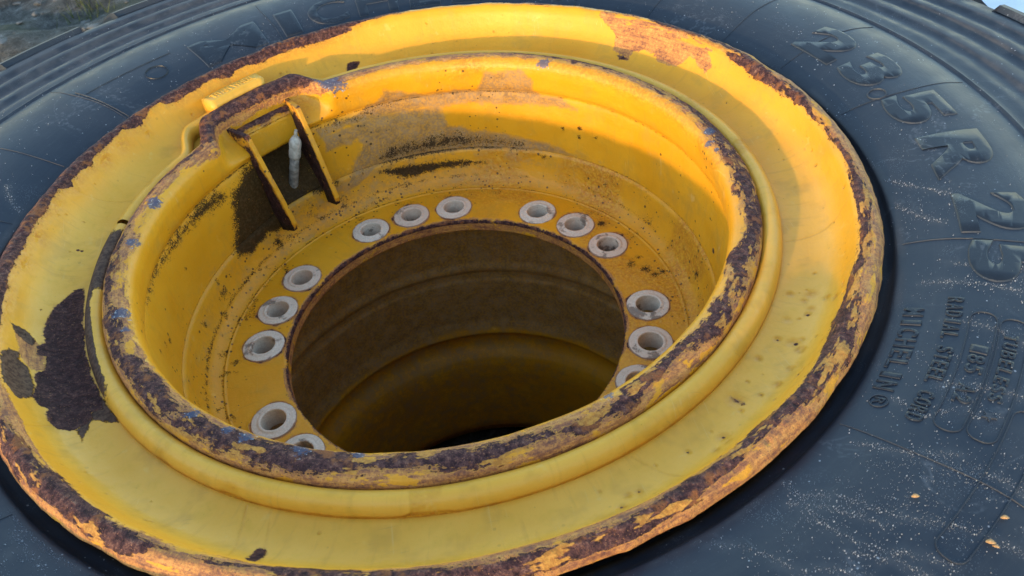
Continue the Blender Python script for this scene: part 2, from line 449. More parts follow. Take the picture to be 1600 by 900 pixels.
    rc = n.mix(n.ss(0.25, 0.75, n.attr('dark')), rc, n.ramp(pit, [(0.3, (0.020, 0.008, 0.008)), (0.52, (0.050, 0.020, 0.018)), (0.72, (0.12, 0.052, 0.040)), (0.85, (0.28, 0.16, 0.11))]))
    rc = n.mix(n.m('MULTIPLY', n.ss(0.64, 0.71, tiny), 0.7), rc, c4(0.42, 0.20, 0.085))
    rc = n.mix(n.m('MULTIPLY', n.ss(0.38, 0.30, tiny), 0.8), rc, c4(0.012, 0.006, 0.007))
    col = n.mix(rust, col, rc)
    # small blue patches with pale flecks
    blf = n.m('MULTIPLY', n.ss(0.46, 0.60, n.m('ADD', blue, n.m('MULTIPLY', edge, 1.6))), 0.85)
    col = n.mix(blf, col, n.mix(n.ss(0.60, 0.66, fin), c4(0.055, 0.068, 0.115), c4(0.42, 0.40, 0.39)))
    # oily black dirt
    dtf = n.ss(0.42, 0.62, n.m('ADD', dirt, n.m('ADD', n.m('MULTIPLY', edge, 1.1), n.m('MULTIPLY', n.m('SUBTRACT', tiny, 0.5), 1.3))))
    col = n.mix(n.m('MULTIPLY', dtf, 0.94), col, n.mix(n.ss(0.4, 0.7, fin), c4(0.007, 0.005, 0.004), c4(0.045, 0.027, 0.014)))
    rough = n.mixf(n.m('MAXIMUM', n.m('MAXIMUM', rust, df), n.m('MAXIMUM', prim, bf)), n.mixf(mid, 0.34, 0.54), 0.66)
    rough = n.mixf(dtf, rough, 0.72)
    # relief: the paint film stands proud of the rust, the rust is pitted
    film = n.m('MULTIPLY', n.m('MAXIMUM', n.m('MAXIMUM', rust, bf), n.m('MULTIPLY', prim, 0.5)), -1.3)
    bl = n.m('MULTIPLY', n.m('MULTIPLY', mid, n.ss(0.25, 0.8, stain)), 2.2)
    pits = n.m('MULTIPLY', n.m('MULTIPLY', pit, n.m('MAXIMUM', rust, n.m('MULTIPLY', prim, 0.55))), 1.5)
    peel = n.m('ADD', n.m('MULTIPLY', fin, 0.20), n.m('ADD', n.m('MULTIPLY', mid, 0.45), n.m('MULTIPLY', big, 1.6)))
    h = n.m('ADD', n.m('ADD', film, n.m('ADD', bl, pits)), n.m('ADD', peel, n.m('MULTIPLY', dtf, n.m('MULTIPLY', fin, 0.6))))
    nor = n.bump(h, 1.0, 0.0011)
    n.put(n.b.inputs['Specular IOR Level'], n.mixf(n.m('MAXIMUM', n.m('MAXIMUM', dtf, rust), n.m('MAXIMUM', bf, df)), 0.34, 0.14))
    return n.out(col, rough, nor)

def make_rubber(name, dusty=0.0, tone=1.0):
    n = NT(name)
    pol = n.polar()
    big = n.noise(7, 3, 0.6); mid = n.noise(45, 4, 0.6); fin = n.noise(300, 3, 0.65)
    arc = n.noise(1.0, 3, 0.62, co=n.mapv((9, 160, 160), pol))
    ray = n.noise(1.0, 3, 0.6, co=n.mapv((85, 10, 10), pol), dist=0.4)
    base = n.mix(mid, c4(0.0075 * tone, 0.0125 * tone, 0.0225 * tone), c4(0.0145 * tone, 0.0220 * tone, 0.0350 * tone))
    dat = n.attr('dust')
    d = n.m('ADD', n.m('MULTIPLY', n.ss(0.45, 0.75, big), 0.35), n.m('MULTIPLY', n.ss(0.50, 0.8, arc), 0.30))
    d = n.m('ADD', d, n.m('MULTIPLY', n.ss(0.55, 0.8, ray), 0.30))
    d = n.m('ADD', n.m('MULTIPLY', d, n.mixf(fin, 0.2, 0.75)), n.m('MULTIPLY', dat, n.mixf(n.ss(0.35, 0.65, mid), 0.25, 0.9)))
    d = n.m('ADD', d, dusty, clamp=True)
    col = n.mix(n.m('MULTIPLY', d, 0.60), base, c4(0.105, 0.105, 0.108))
    # dried white droplets and fine grit
    vd, vc = n.voro(420)
    sep = n.t.nodes.new('ShaderNodeSeparateColor'); n.t.links.new(vc, sep.inputs[0])
    clus = n.ss(0.52, 0.72, n.noise(22, 5, 0.65, dist=0.6))
    sp = n.m('MULTIPLY', n.m('LESS_THAN', vd, n.m('MULTIPLY', sep.outputs[0], 0.32)), n.m('GREATER_THAN', sep.outputs[1], n.mixf(clus, 0.985, 0.72)))
    col = n.mix(n.m('MULTIPLY', sp, 0.6), col, c4(0.36, 0.37, 0.39))
    # hairline scuffs
    sc = n.noise(1.0, 4, 0.7, co=n.mapv((60, 520, 200), pol), dist=1.2)
    col = n.mix(n.m('MULTIPLY', n.ss(0.66, 0.74, sc), 0.16), col, c4(0.22, 0.22, 0.22))
    # dried rain runs and tide marks
    tide = n.noise(16, 3, 0.5, dist=1.4)
    line = n.m('SUBTRACT', 1.0, n.m('MULTIPLY', n.m('ABSOLUTE', n.m('SUBTRACT', tide, 0.5)), 34.0), clamp=True)
    col = n.mix(n.m('MULTIPLY', n.m('MULTIPLY', line, n.m('MULTIPLY', n.ss(0.42, 0.62, fin), n.ss(0.5, 0.66, big))), 0.22), col, c4(0.24, 0.25, 0.27))
    vd2, vc2 = n.voro(900)
    sp2 = n.m('MULTIPLY', n.m('LESS_THAN', vd2, 0.22), n.ss(0.50, 0.68, n.noise(30, 4, 0.7)))
    col = n.mix(n.m('MULTIPLY', sp2, 0.42), col, c4(0.28, 0.29, 0.31))
    rough = n.mixf(d, n.mixf(mid, 0.36, 0.56), 0.80)
    n.b.inputs['Specular IOR Level'].default_value = 0.36
    h = n.m('ADD', n.m('MULTIPLY', fin, 0.18), n.m('ADD', n.m('MULTIPLY', mid, 0.5), n.m('MULTIPLY', arc, 0.25)))
    return n.out(col, rough, n.bump(h, 0.55, 0.0008))

def make_bushing():
    n = NT('cast_white_bushing')
    oi = n.t.nodes.new('ShaderNodeObjectInfo')
    rnd = oi.outputs['Random']
    off = n.t.nodes.new('ShaderNodeVectorMath'); off.operation = 'ADD'
    n.t.links.new(n.tc.outputs['Object'], off.inputs[0]); n.t.links.new(oi.outputs['Location'], off.inputs[1])
    n.co = off.outputs[0]
    mid = n.noise(120, 4, 0.65); fin = n.noise(600, 4, 0.7)
    col = n.mix(n.ss(0.35, 0.65, fin), c4(0.56, 0.46, 0.35), c4(0.69, 0.60, 0.48))
    sc = n.noise(160, 6, 0.7)
    col = n.mix(n.m('MULTIPLY', n.ss(0.52, 0.70, sc), n.mixf(rnd, 0.25, 0.65)), col, c4(0.36, 0.26, 0.20))
    col = n.mix(n.m('MULTIPLY', rnd, 0.55), col, c4(0.60, 0.40, 0.27))
    blot = n.ss(0.56, 0.62, n.m('ADD', n.noise(38, 3, 0.6), n.m('MULTIPLY', n.m('SUBTRACT', fin, 0.5), 0.25)))
    col = n.mix(n.m('MULTIPLY', blot, 0.75), col, c4(0.10, 0.065, 0.045))
    e = n.ss(0.40, 0.60, n.m('ADD', n.m('MULTIPLY', n.attr('rust'), n.mixf(rnd, 0.85, 1.25)), n.m('MULTIPLY', n.m('SUBTRACT', mid, 0.5), 0.9)))
    col = n.mix(n.m('MULTIPLY', e, 0.85), col, c4(0.25, 0.13, 0.075))
    return n.out(col, 0.72, n.bump(n.m('ADD', fin, mid), 0.35, 0.0004))

def plain(name, a, b, scale, rough, dist=0.0005, detail=5, strength=0.5):
    n = NT(name)
    f = n.noise(scale, detail, 0.6)
    return n.out(n.mix(n.ss(0.3, 0.7, f), c4(*a), c4(*b)), rough, n.bump(f, strength, dist))

PAINT = make_paint()
RUBBER = make_rubber('tyre_rubber')
RUBBER_LETTER = make_rubber('tyre_rubber_raised', -0.12, 0.75)
RUBBER_EDGE = make_rubber('tyre_rubber_scuffed_edge', 0.22)
BUSH = make_bushing()
VALVE = plain('dull_zinc', (0.26, 0.24, 0.20), (0.42, 0.39, 0.34), 260, 0.5, .0003, 3, .25)
VALVE_DARK = plain('grimy_zinc', (0.12, 0.10, 0.08), (0.30, 0.27, 0.23), 160, 0.6, .0003, 3, .3)

# ------------------------------------------------------------------ ground (the tyre lies flat on it)
GZ = -1.95 * S
def make_ground():
    n = NT('mossy_rubble_ground')
    a = n.noise(3, 6, 0.6); b = n.noise(22, 7, 0.65); e = n.noise(140, 5, 0.7)
    col = n.ramp(n.m('ADD', n.m('MULTIPLY', b, 0.6), n.m('MULTIPLY', e, 0.4)), [(0.32, (0.012, 0.012, 0.010)), (0.46, (0.034, 0.034, 0.030)), (0.56, (0.080, 0.080, 0.074)), (0.68, (0.22, 0.22, 0.21))])
    col = n.mix(n.m('MULTIPLY', n.ss(0.50, 0.62, a), 0.6), col, c4(0.035, 0.042, 0.016))
    return n.out(col, 0.92, n.bump(n.m('ADD', b, n.m('MULTIPLY', e, 0.4)), 0.9, 0.02))
GROUND = make_ground()
gx = np.concatenate([-np.geomspace(60, 4.2, 14), np.linspace(-4, 4, 161), np.geomspace(4.2, 60, 14)])
GX, GY = np.meshgrid(gx, gx, indexing='ij')
gp = np.stack([GX.ravel(), GY.ravel(), np.zeros(GX.size)], 1)
GH = (fbm(gp, 4.5, 5, 3) - 0.5) * 0.16 * sstep(0.80, 1.1, np.hypot(gp[:, 0], gp[:, 1]))
ground = grid_mesh('ground', np.stack([GX, GY, GZ - 0.006 + GH.reshape(GX.shape)], -1), False, False, GROUND, None)
tag(ground, 'dark mossy rubble ground under and beyond the tyre', 'ground', kind='structure')

def gheight(x, y):
    p = np.array([[x, y, 0.0]])
    return float(GZ - 0.006 + (fbm(p, 4.5, 5, 3)[0] - 0.5) * 0.16 * sstep(0.80, 1.1, np.array([math.hypot(x, y)]))[0])

# ------------------------------------------------------------------ the wheel
wheel = link(bpy.data.objects.new('loader_wheel', None))
wheel.location = (0, 0, 0)
tag(wheel, 'rusty yellow steel loader wheel in its black rubber tyre, lying flat', 'wheel')

FL = [(.790, -.10), (.806, -.089), (.84, -.087), (.88, -.081), (.905, -.069), (.924, -.046), (.938, -.018), (.948, .003), (.960, .015), (.974, .016), (.987, .009), (.997, -.004), (1.0, -.012), (.990, -.022), (.965, -.045)]
LK = [(.766, -.09), (.768, -.067), (.775, -.057), (.787, -.053), (.800, -.058), (.809, -.071), (.812, -.09)]
RB = [(.765, -.085), (.7665, -.065), (.763, -.051), (.752, -.042), (.736, -.038), (.72, -.040), (.708, -.046), (.700, -.057), (.697, -.072), (.699, -.10), (.706, -.135), (.714, -.150), (.711, -.160), (.705, -.20), (.700, -.30), (.697, -.345)]
DK = [(.697, -.345), (.690, -.353), (.687, -.365), (.683, -.39), (.674, -.42), (.660, -.445), (.643, -.4575), (.632, -.4615), (.629, -.459), (.626, -.4625), (.60, -.463), (.470, -.463), (.4655, -.465), (.463, -.470), (.463, -.505)]
S_RB = sum(math.hypot(b[0] - a[0], b[1] - a[1]) for a, b in zip(RB[:-1], RB[1:]))
NAZ = 1440
NAMES = ('rust', 'primer', 'stain', 'dust', 'dirt', 'blue', 'bare', 'speck', 'dark', 'along', 'chalk')

def finish(name, prof, AZd, closed_az, closed_prof, A, disp=0.0, warp=None, keep=None, jag=None, parent=None):
    """prof (n,3) r,z,s ; A: dict of attribute fields (n,m)"""
    n, m = len(prof), len(AZd)
    r = np.repeat(prof[:, :1], m, 1); z = np.repeat(prof[:, 1:2], m, 1)
    AZ = np.repeat(AZd[None, :], n, 0)
    if warp is not None:
        dr, dz = warp(AZ, r, z)
        r = r + dr; z = z + dz
    a = np.radians(AZ)
    P = np.stack([r * np.cos(a), r * np.sin(a), z], -1)
    if disp:
        # profile normal
        t = np.gradient(prof[:, :2], axis=0)
        nr, nz = -t[:, 1], t[:, 0]
        ln = np.hypot(nr, nz) + 1e-9
        nr, nz = (nr / ln)[:, None], (nz / ln)[:, None]
        F = P.reshape(-1, 3)
        soft = (fbm(F, 9, 3, 5) - 0.5).reshape(n, m)
        grit = (fbm(F, 55, 4, 9) - 0.5).reshape(n, m)
        rr = np.clip(A.get('rust', 0) + 0.5 * A.get('primer', 0), 0, 1)
        off = disp * (soft * 0.0048 + grit * (0.0006 + 0.0036 * rr) - 0.0012 * rr)
        if jag is not None: off = off + jag(AZ, prof, F).reshape(n, m)
        sg = 1.0
        P = P + np.stack([off * nr * np.cos(a) * sg, off * nr * np.sin(a) * sg, off * nz * sg + 0 * a], -1)
    at = {k: A.get(k, np.zeros((n, m))) for k in NAMES}
    return grid_mesh(name, P * S, closed_az, closed_prof, PAINT, parent or wheel, at, keep)

AZD = np.arange(NAZ) * 360.0 / NAZ

def bump_w(AZ, a0, a1, t0, t1):
    A = AZ % 360
    return sstep(a0, a0 + t0, A) * (1 - sstep(a1 - t1, a1, A))

# --- side flange: dished ring with a rolled, rust-eaten lip
def build_flange():
    top = dense(FL, 0.0034)
    back = lin([(.965, -.045), (.94, -.10), (.85, -.125), (.79, -.125), (.790, -.10)], 0.03, top[-1, 2])[1:-1]
    prof = np.concatenate([top, back])
    AZ = np.repeat(AZD[None], len(prof), 0); SS = np.repeat(prof[:, 2:3], NAZ, 1); RR = np.repeat(prof[:, :1], NAZ, 1)
    W = WEAR['poly']['FL']; D = WEAR['dot']['FL']
    A = {}
    rust = poly_field(AZ, SS, RR, W['rust'], 0.012)
    A['dark'] = poly_field(AZ, SS, RR, W['rust'][:3], 0.02)
    rust = np.maximum(rust, dot_field(AZ, SS, RR, D['rust'], 0.5))
    # rolled lip: dark band between lo and hi, orange primer either side
    lo_hi = [(20, .208, .226), (15, .197, .231), (9, .203, .227), (3, .212, .224), (-5, .217, .222), (-13, .222, .228), (-18, .208, .236), (-26, .206, .230), (-31, .209, .228), (-35, .190, .227), (-41, .186, .230), (-46, .192, .245), (-50, .204, .250), (-56, .212, .240), (-62, .206, .238), (-70, .214, .244), (-77, .226, .252), (-84, .230, .257), (-90, .232, .258), (-96, .222, .258), (-103, .214, .256), (-108, .212, .252), (-112, .220, .2205), (-117, .222, .223), (-123, .224, .226), (-126, .219, .250), (-130, .214, .256), (-138, .208, .258), (-147, .212, .258), (-153, .228, .235), (-158, .222, .232), (-165, .21, .238), (-172, .206, .244),
             (97.4, .209, .275), (93, .222, .232), (80, .24, .244), (62, .238, .245), (50, .239, .241), (40, .24, .25), (30, .225, .26), (25, .222, .24)]
    lo_hi += [(a + 360, s, .262) for a, s in WEAR['tl'][::1] if True]
    lo, hi = table(AZ, lo_hi)
    wob = np.stack([np.cos(np.radians(AZD)) * .97, np.sin(np.radians(AZD)) * .97, 0 * AZD], 1)
    w1 = (fbm(wob, 7, 5, 15) - .5)[None]; w2 = (fbm(wob, 9, 5, 16) - .5)[None]
    tlm = bump_w(AZ, 96, 186, 3, 4)
    lo = lo - .002 + .005 * tlm + w1 * .034 * (1 - .6 * tlm); hi = hi + .004 + w2 * .040 * (1 - tlm)
    rust = np.maximum(rust, band(SS, lo, hi, 0.011))
    A['rust'] = rust
    plo, phi = table(AZ, [(125, .262, .30), (150, .255, .30), (175, .244, .30), (-172, .232, .30), (-150, .196, .30), (-130, .222, .30), (-122, .214, .30), (-100, .208, .30), (-80, .207, .30), (-60, .212, .30), (-45, .22, .30), (-30, .222, .30), (-10, .218, .30), (8, .219, .30), (22, .226, .30), (32, .245, .30), (50, .262, .30), (80, .252, .30), (95, .235, .30), (105, .262, .30)])
    prim = band(SS, plo, phi, 0.009)
    prim = np.maximum(prim, poly_field(AZ, SS, RR, W['primer'], 0.016))
    A['primer'] = prim
    A['bare'] = poly_field(AZ, SS, RR, W['bare'], 0.012)
    # bleeding stain inside the lip rust
    st = 0.62 * sstep(0.055, 0.0, np.maximum(lo - SS, 0)) * (SS > .1)
    strength, = table(AZ, [(100, 1.0), (130, 1.0), (160, 1.0), (-178, 1.0), (-160, .8), (-140, .25), (-110, .12), (-80, .12), (-60, .45), (-45, .55), (-30, .25), (-10, .35), (15, .55), (35, .4), (60, .35), (80, .45)])
    st = st * strength
    st = np.maximum(st, 0.55 * poly_field(AZ, SS, RR, W['rust'][:1], 0.03) + 0)
    rr_ = random.Random(5)
    blis = [(rr_.uniform(-78, -34), rr_.uniform(.06, .185), rr_.uniform(.003, .011)) for _ in range(34)] + [(rr_.uniform(-180, 180), rr_.uniform(.05, .19), rr_.uniform(.002, .006)) for _ in range(60)]
    rust_d = dot_field(AZ, SS, RR, [(a_, s_, r_ * .28) for a_, s_, r_ in blis[::2]], 0.5)
    A['rust'] = np.maximum(A['rust'], rust_d)
    st = np.maximum(st, 0.70 * dot_field(AZ, SS, RR, blis, 0.45))
    st = np.maximum(st, 0.75 * dot_field(AZ, SS, RR, D['stain'], 0.5))
    st = np.maximum(st, 0.35 * poly_field(AZ, SS, RR, W['primer'], 0.03))
    st = np.maximum(st, 0.5 * sstep(0.030, 0.016, SS))
    # two drip runs crossing the flange
    for a0 in (-119.0, -115.6, -70.0, -152.0, 158.0, -22.0):
        dA = np.abs(((AZ - a0 - (SS - .1) * 26) + 180) % 360 - 180)
        st = np.maximum(st, 0.40 * np.exp(-(dA / 0.35) ** 2) * (SS > .03) * (SS < .2))
    A['stain'] = st
    A['dirt'] = 0.50 * sstep(.026, .019, SS) + 0.30 * np.exp(-((SS - lo + .004) / .006) ** 2) * (SS > .17)
    A['speck'] = np.full(AZ.shape, 0.07)
    A['along'] = sstep(.185, .215, SS) * (1.0 - .82 * tlm)
    A['chalk'] = 0.15 + 0.75 * sstep(.17, .11, SS)  # flat paler as if reflecting sky, lip deeper
    unlit_w, = table(AZ, [(150, 1), (110, .7), (75, .15), (20, .15), (-5, .5), (-30, 1), (-170, 1)])  # sunlit far sector painted a deeper orange
    A['chalk'] = A['chalk'] * unlit_w
    def jag(az, pr, F):
        s = np.repeat(pr[:, 2:3], NAZ, 1)
        nz = (fbm(F, 16, 4, 21) - 0.5).reshape(s.shape)
        return nz * 0.008 * sstep(.20, .25, s) * sstep(.36, .30, s)
    o = finish('side_flange', prof, AZD, True, True, A, 1.0, jag=jag)
    return o
flange = build_flange()
flange['label'] = 'wide yellow side flange with peeling rusty rolled lip'

# --- lock ring: split yellow tube between flange and rim
def build_lock():
    prof = dense(LK, 0.003)
    AZl = np.linspace(166.3, 166.3 + 358.9, 1400)
    n, m = len(prof), len(AZl)
    AZ = np.repeat(AZl[None], n, 0); SS = np.repeat(prof[:, 2:3], m, 1)
    A = {}
    A['stain'] = 0.55 * sstep(.016, .004, SS) + 0.65 * sstep(.080, .095, SS)
    F = np.stack([np.cos(np.radians(AZ)), np.sin(np.radians(AZ)), SS], -1).reshape(-1, 3)
    blot = fbm(F, 7, 4, 40).reshape(n, m)
    A['stain'] = np.clip(A['stain'] + 0.5 * sstep(.60, .75, blot), 0, 1)
    b0 = np.clip(1 - np.abs(AZ - 176) / 11, 0, 1)
    b1 = np.clip(1 - np.abs(AZ - 196) / 18, 0, 1) * sstep(.040, .062, SS)
    A['bare'] = np.clip(1.8 * b0, 0, 1) * 0.95 + np.clip(1.6 * b1, 0, 1) * (b0 < .4)
    A['rust'] = 0.42 * sstep(.085, .10, SS)
    A['chalk'] = np.full(AZ.shape, 0.8)
    A['speck'] = np.full((n, m), 0.04)
    def warp(az, r, z):
        w = bump_w(az, 107.5, 144.5, 6.0, 8.5)
        return w * 0.088, w * 0.008
    back = None
    o = finish('lock_ring', prof, AZl, False, False, A, 0.55, warp=warp)
    # end faces at the split
    return o
lock = build_lock()
lock['label'] = 'split yellow lock ring with a gap and worn grey end'

def warp_rim(az, r, z):
    wt = bump_w(az, 108.0, 141.5, 6.0, 8.0)
    wp = bump_w(az, 116.6, 132.6, 1.2, 1.2)
    k = sstep(-.135, -.075, z)
    w = wp * (1 - k) + wt * k
    fade = sstep(-.36, -.20, z)
    lift = sstep(-.10, -.05, z)
    return w * 0.088 * fade, w * 0.014 * lift

# --- rim base: gutter ring, inner wall and the barrel below the disc
def build_rim():
    top = dense(RB, 0.0034)
    low = lin([(.697, -.345), (.703, -.352), (.706, -.50), (.700, -.77), (.700, -.85), (.688, -.87), (.688, -.885), (.699, -.90), (.699, -.93), (.692, -.94), (.690, -1.05), (.684, -1.14), (.664, -1.185), (.661, -1.200), (.690, -1.208), (.716, -1.22), (.720, -1.27), (.712, -1.30), (.700, -1.318), (.684, -1.334), (.668, -1.352), (.658, -1.38), (.652, -1.43), (.650, -1.60), (.650, -1.75), (.656, -1.785), (.70, -1.87)], 0.012, top[-1, 2])[1:]
    back = lin([(.70, -1.87), (.745, -1.80), (.765, -.5), (.765, -.085)], 0.2, 3.0)[1:-1]
    prof = np.concatenate([top, low, back])
    n, m = len(prof), NAZ
    AZ = np.repeat(AZD[None], n, 0); SS = np.repeat(prof[:, 2:3], m, 1); RR = np.repeat(prof[:, :1], m, 1); Z = np.repeat(prof[:, 1:2], m, 1)
    a = np.radians(AZ)
    F = np.stack([RR * np.cos(a), RR * np.sin(a), Z], -1).reshape(-1, 3)
    lowf = fbm(F, 5, 3, 60).reshape(n, m)
    mott = fbm(F, 22, 4, 61).reshape(n, m)
    W = WEAR['poly']['RB']; D = WEAR['dot']['RB']
    A = {}
    lo, hi = table(AZ, [(60, .030, .058), (30, .028, .066), (10, .030, .076), (-10, .030, .086), (-30, .034, .082), (-45, .040, .086), (-60, .050, .088), (-76, .040, .070), (-90, .046, .084), (-105, .052, .098), (-120, .042, .096), (-136, .034, .090), (-150, .032, .084), (-165, .036, .076), (-180, .036, .068), (160, .040, .062), (148, .040, .064), (141, .030, .075), (138, -.03, .108), (112, -.03, .112), (109, .03, .06), (90, .030, .054)])
    inb = bump_w(AZ, 109.5, 140.5, 2.5, 4)
    wob = np.stack([np.cos(np.radians(AZD)) * .74, np.sin(np.radians(AZD)) * .74, 0 * AZD], 1)
    w1 = (fbm(wob, 8, 5, 17) - .5)[None]; w2 = (fbm(wob, 10, 5, 18) - .5)[None]
    lo = lo + w1 * .045 * (1 - inb); hi = hi + w2 * .055 * (1 - inb)
    rust = band(SS, lo, hi, 0.018)
    rust = rust * np.maximum(0.62 + 0.95 * (mott - .3), inb)
    rust = np.maximum(rust, dot_field(AZ, SS, RR, D['rust'], 0.5))
    A['rust'] = rust
    plo, phi = table(AZ, [(90, .0, .088), (60, .0, .080), (30, .0, .075), (0, .0, .092), (-30, -.02, .068), (-60, .022, .074), (-90, .0, .100), (-120, .004, .102), (-150, .0, .100), (180, .0, .094), (150, .0, .090), (139, .0, .13), (125, .0, .13), (111, .0, .13), (107, .0, .09)])
    A['primer'] = band(SS, plo, phi, 0.014) * (0.62 + 0.7 * (mott - .2))
    st = 0.72 * sstep(.165, .085, SS) * sstep(.02, .08, SS)
    stw, = table(AZ, [(90, .7), (60, .8), (30, 1.0), (15, 1.0), (0, .5), (-30, .3), (-60, .4), (-90, .7), (-150, .4), (180, .35), (150, .4), (125, 1.25), (105, .9)])
    st = st * stw + 0.35 * sstep(.62, .8, lowf)
    st = np.maximum(st, inb * sstep(.24, .10, SS) * (0.55 + .8 * (mott - .4)))
    A['stain'] = np.clip(st, 0, 1)
    dust = poly_field(AZ, SS, RR, W['dust'], 0.040) * (0.80 + .5 * mott)
    # tan dust film that collects low on the wall
    dw, = table(AZ, [(100, .50), (70, .47), (40, .40), (10, .34), (-30, .30), (-90, .34), (-150, .36), (180, .40), (150, .42), (125, .5)])
    dust = np.maximum(dust, dw * sstep(.26, .40, SS) + 0.0)
    dust = np.maximum(dust, (0.72 + .3 * (lowf - .5)) * sstep(S_RB + .05, S_RB + .15, SS) * sstep(-1.24, -1.15, Z))  # barrel: brown dust, with the hub's shade put into its colour
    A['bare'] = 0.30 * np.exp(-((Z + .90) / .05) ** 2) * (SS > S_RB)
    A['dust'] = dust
    dirt = 0.88 * poly_field(AZ, SS, RR, W['dirt'][2:5], 0.030)
    dirt = np.maximum(dirt, 0.60 * poly_field(AZ, SS, RR, W['dirt'][:2] + W['dirt'][5:], 0.03))
    dirt = np.maximum(dirt, 0.85 * dot_field(AZ, SS, RR, [(a_, s_, r_ * .8) for a_, s_, r_ in D['dirt']], 0.35))
    # grime line in the crease and at the weld
    cre, = table(AZ, [(150, .55), (175, .50), (-160, .38), (-100, .30), (0, .36), (40, .36), (90, .5), (120, .5)])
    dirt = np.maximum(dirt, cre * np.exp(-((SS - .2044) / .005) ** 2))
    dirt = np.maximum(dirt, .40 * np.exp(-((SS - S_RB) / .004) ** 2) * (0.55 + lowf))
    # everything inside the valve pocket is black with grease
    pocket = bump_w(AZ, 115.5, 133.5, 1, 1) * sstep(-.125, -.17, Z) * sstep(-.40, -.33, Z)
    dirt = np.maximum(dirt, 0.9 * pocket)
    # less grime below the disc
    dirt = np.where(SS > S_RB + .1, np.minimum(dirt, .30), dirt)
    A['dirt'] = dirt
    A['along'] = 0.55 * sstep(.13, .10, SS) * (1 - inb)
    A['blue'] = dot_field(AZ, SS, RR, D['blue'], 0.45)
    A['speck'] = (0.03 + 0.60 * sstep(.50, .68, lowf)) * (SS > .11) * (Z > -.5)
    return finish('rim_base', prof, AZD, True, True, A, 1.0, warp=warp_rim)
rim = build_rim()
rim['label'] = 'yellow rim barrel with a rust-brown gutter ring on top'

# --- wheel disc with bolt holes
BOLT_R, BUSH_R, HOLE_R = .533, .059, .0325
BOLT_AZ = [g * 60 - 8 - k * 15 for g in range(6) for k in range(3)]
def build_disc():
    top = dense(DK[:8], 0.004)
    flat = lin(DK[7:], 0.0045, top[-1, 2])[1:]
    under = lin([(.463, -.505), (.48, -.509), (.62, -.509), (.69, -.47), (.704, -.40), (.704, -.349), (.697, -.345)], 0.02, flat[-1, 2])[1:-1]
    prof = np.concatenate([top, flat, under])
    n, m = len(prof), NAZ
    AZ = np.repeat(AZD[None], n, 0); SS = np.repeat(prof[:, 2:3] + S_RB, m, 1); RR = np.repeat(prof[:, :1], m, 1); Z = np.repeat(prof[:, 1:2], m, 1)
    a = np.radians(AZ)
    X, Y = RR * np.cos(a), RR * np.sin(a)
    F = np.stack([X, Y, Z], -1).reshape(-1, 3)
    lowf = fbm(F, 5, 3, 80).reshape(n, m); mott = fbm(F, 30, 4, 81).reshape(n, m)
    W = WEAR['poly']['RB']; D = WEAR['dot']['RB']
    A = {}
    dist = np.full(AZ.shape, 9.0)
    for b in BOLT_AZ:
        bx, by = BOLT_R * math.cos(math.radians(b)), BOLT_R * math.sin(math.radians(b))
        dist = np.minimum(dist, np.hypot(X - bx, Y - by))
    near = Z > -.475
    collar = np.clip(0.5 + (BUSH_R + .0030 + .020 * (mott - .5) - dist) / .016, 0, 1) * near
    A['rust'] = np.maximum(collar * (0.30 + .5 * mott), band(RR, .40, .4685, .008) * (0.75 + .6 * (mott - .4)))
    A['rust'] = np.where(Z < -.475, 0.30, A['rust'])
    A['primer'] = np.maximum(collar * .9, band(RR, .40, .476, .010) * (0.5 + .9 * (mott - .3)))
    st = 0.55 * sstep(.028, .004, dist - BUSH_R) * near * (0.6 + .9 * (mott - .4))
    warm, = table(AZ, [(90, .5), (50, .85), (20, 1.0), (-10, .8), (-40, .5), (180, .2), (140, .3)])  # disc turns more orange towards the right-hand sector
    A['stain'] = np.clip(np.maximum(st, warm * (0.25 + .75 * sstep(.40, .60, lowf))), 0, 1)
    dw, = table(AZ, [(120, .48), (90, .46), (60, .42), (20, .36), (-30, .30), (-120, .34), (180, .38), (150, .42)])
    fl = sstep(.625, .645, RR) * near
    A['dust'] = np.maximum(dw * fl, poly_field(AZ, SS, RR, W['dust'], .02))
    dirt = np.maximum(poly_field(AZ, SS, RR, W['dirt'], .016), .85 * dot_field(AZ, SS, RR, D['dirt'], .35))
    step = np.exp(-((RR - .6335) / .0032) ** 2) * near
    ring2 = np.exp(-((RR - .668) / .004) ** 2) * near
    sw, = table(AZ, [(180, .55), (150, .58), (120, .50), (100, .48), (80, .40), (50, .34), (30, .42), (0, .30), (-40, .28), (-100, .3), (-150, .5)])
    dirt = np.maximum(dirt, np.maximum(step * sw, ring2 * sw * .85))
    spat = sstep(.57, .66, mott) * sstep(.575, .60, RR) * near
    dirt = np.maximum(dirt, 0.50 * spat * sw * 1.5)
    A['dirt'] = np.clip(dirt, 0, 1)
    A['speck'] = (0.12 + 0.85 * sstep(.58, .62, RR) * sstep(.70, .66, RR)) * near
    dist_v = dist.ravel(); zv = Z.ravel()
    def keep(Fc):
        return dist_v[Fc].mean(1) > BUSH_R * 0.80
    return finish('wheel_disc', prof, AZD, True, True, A, 0.45, keep=keep)
disc = build_disc()
disc['label'] = 'yellow wheel disc with a round hub opening'

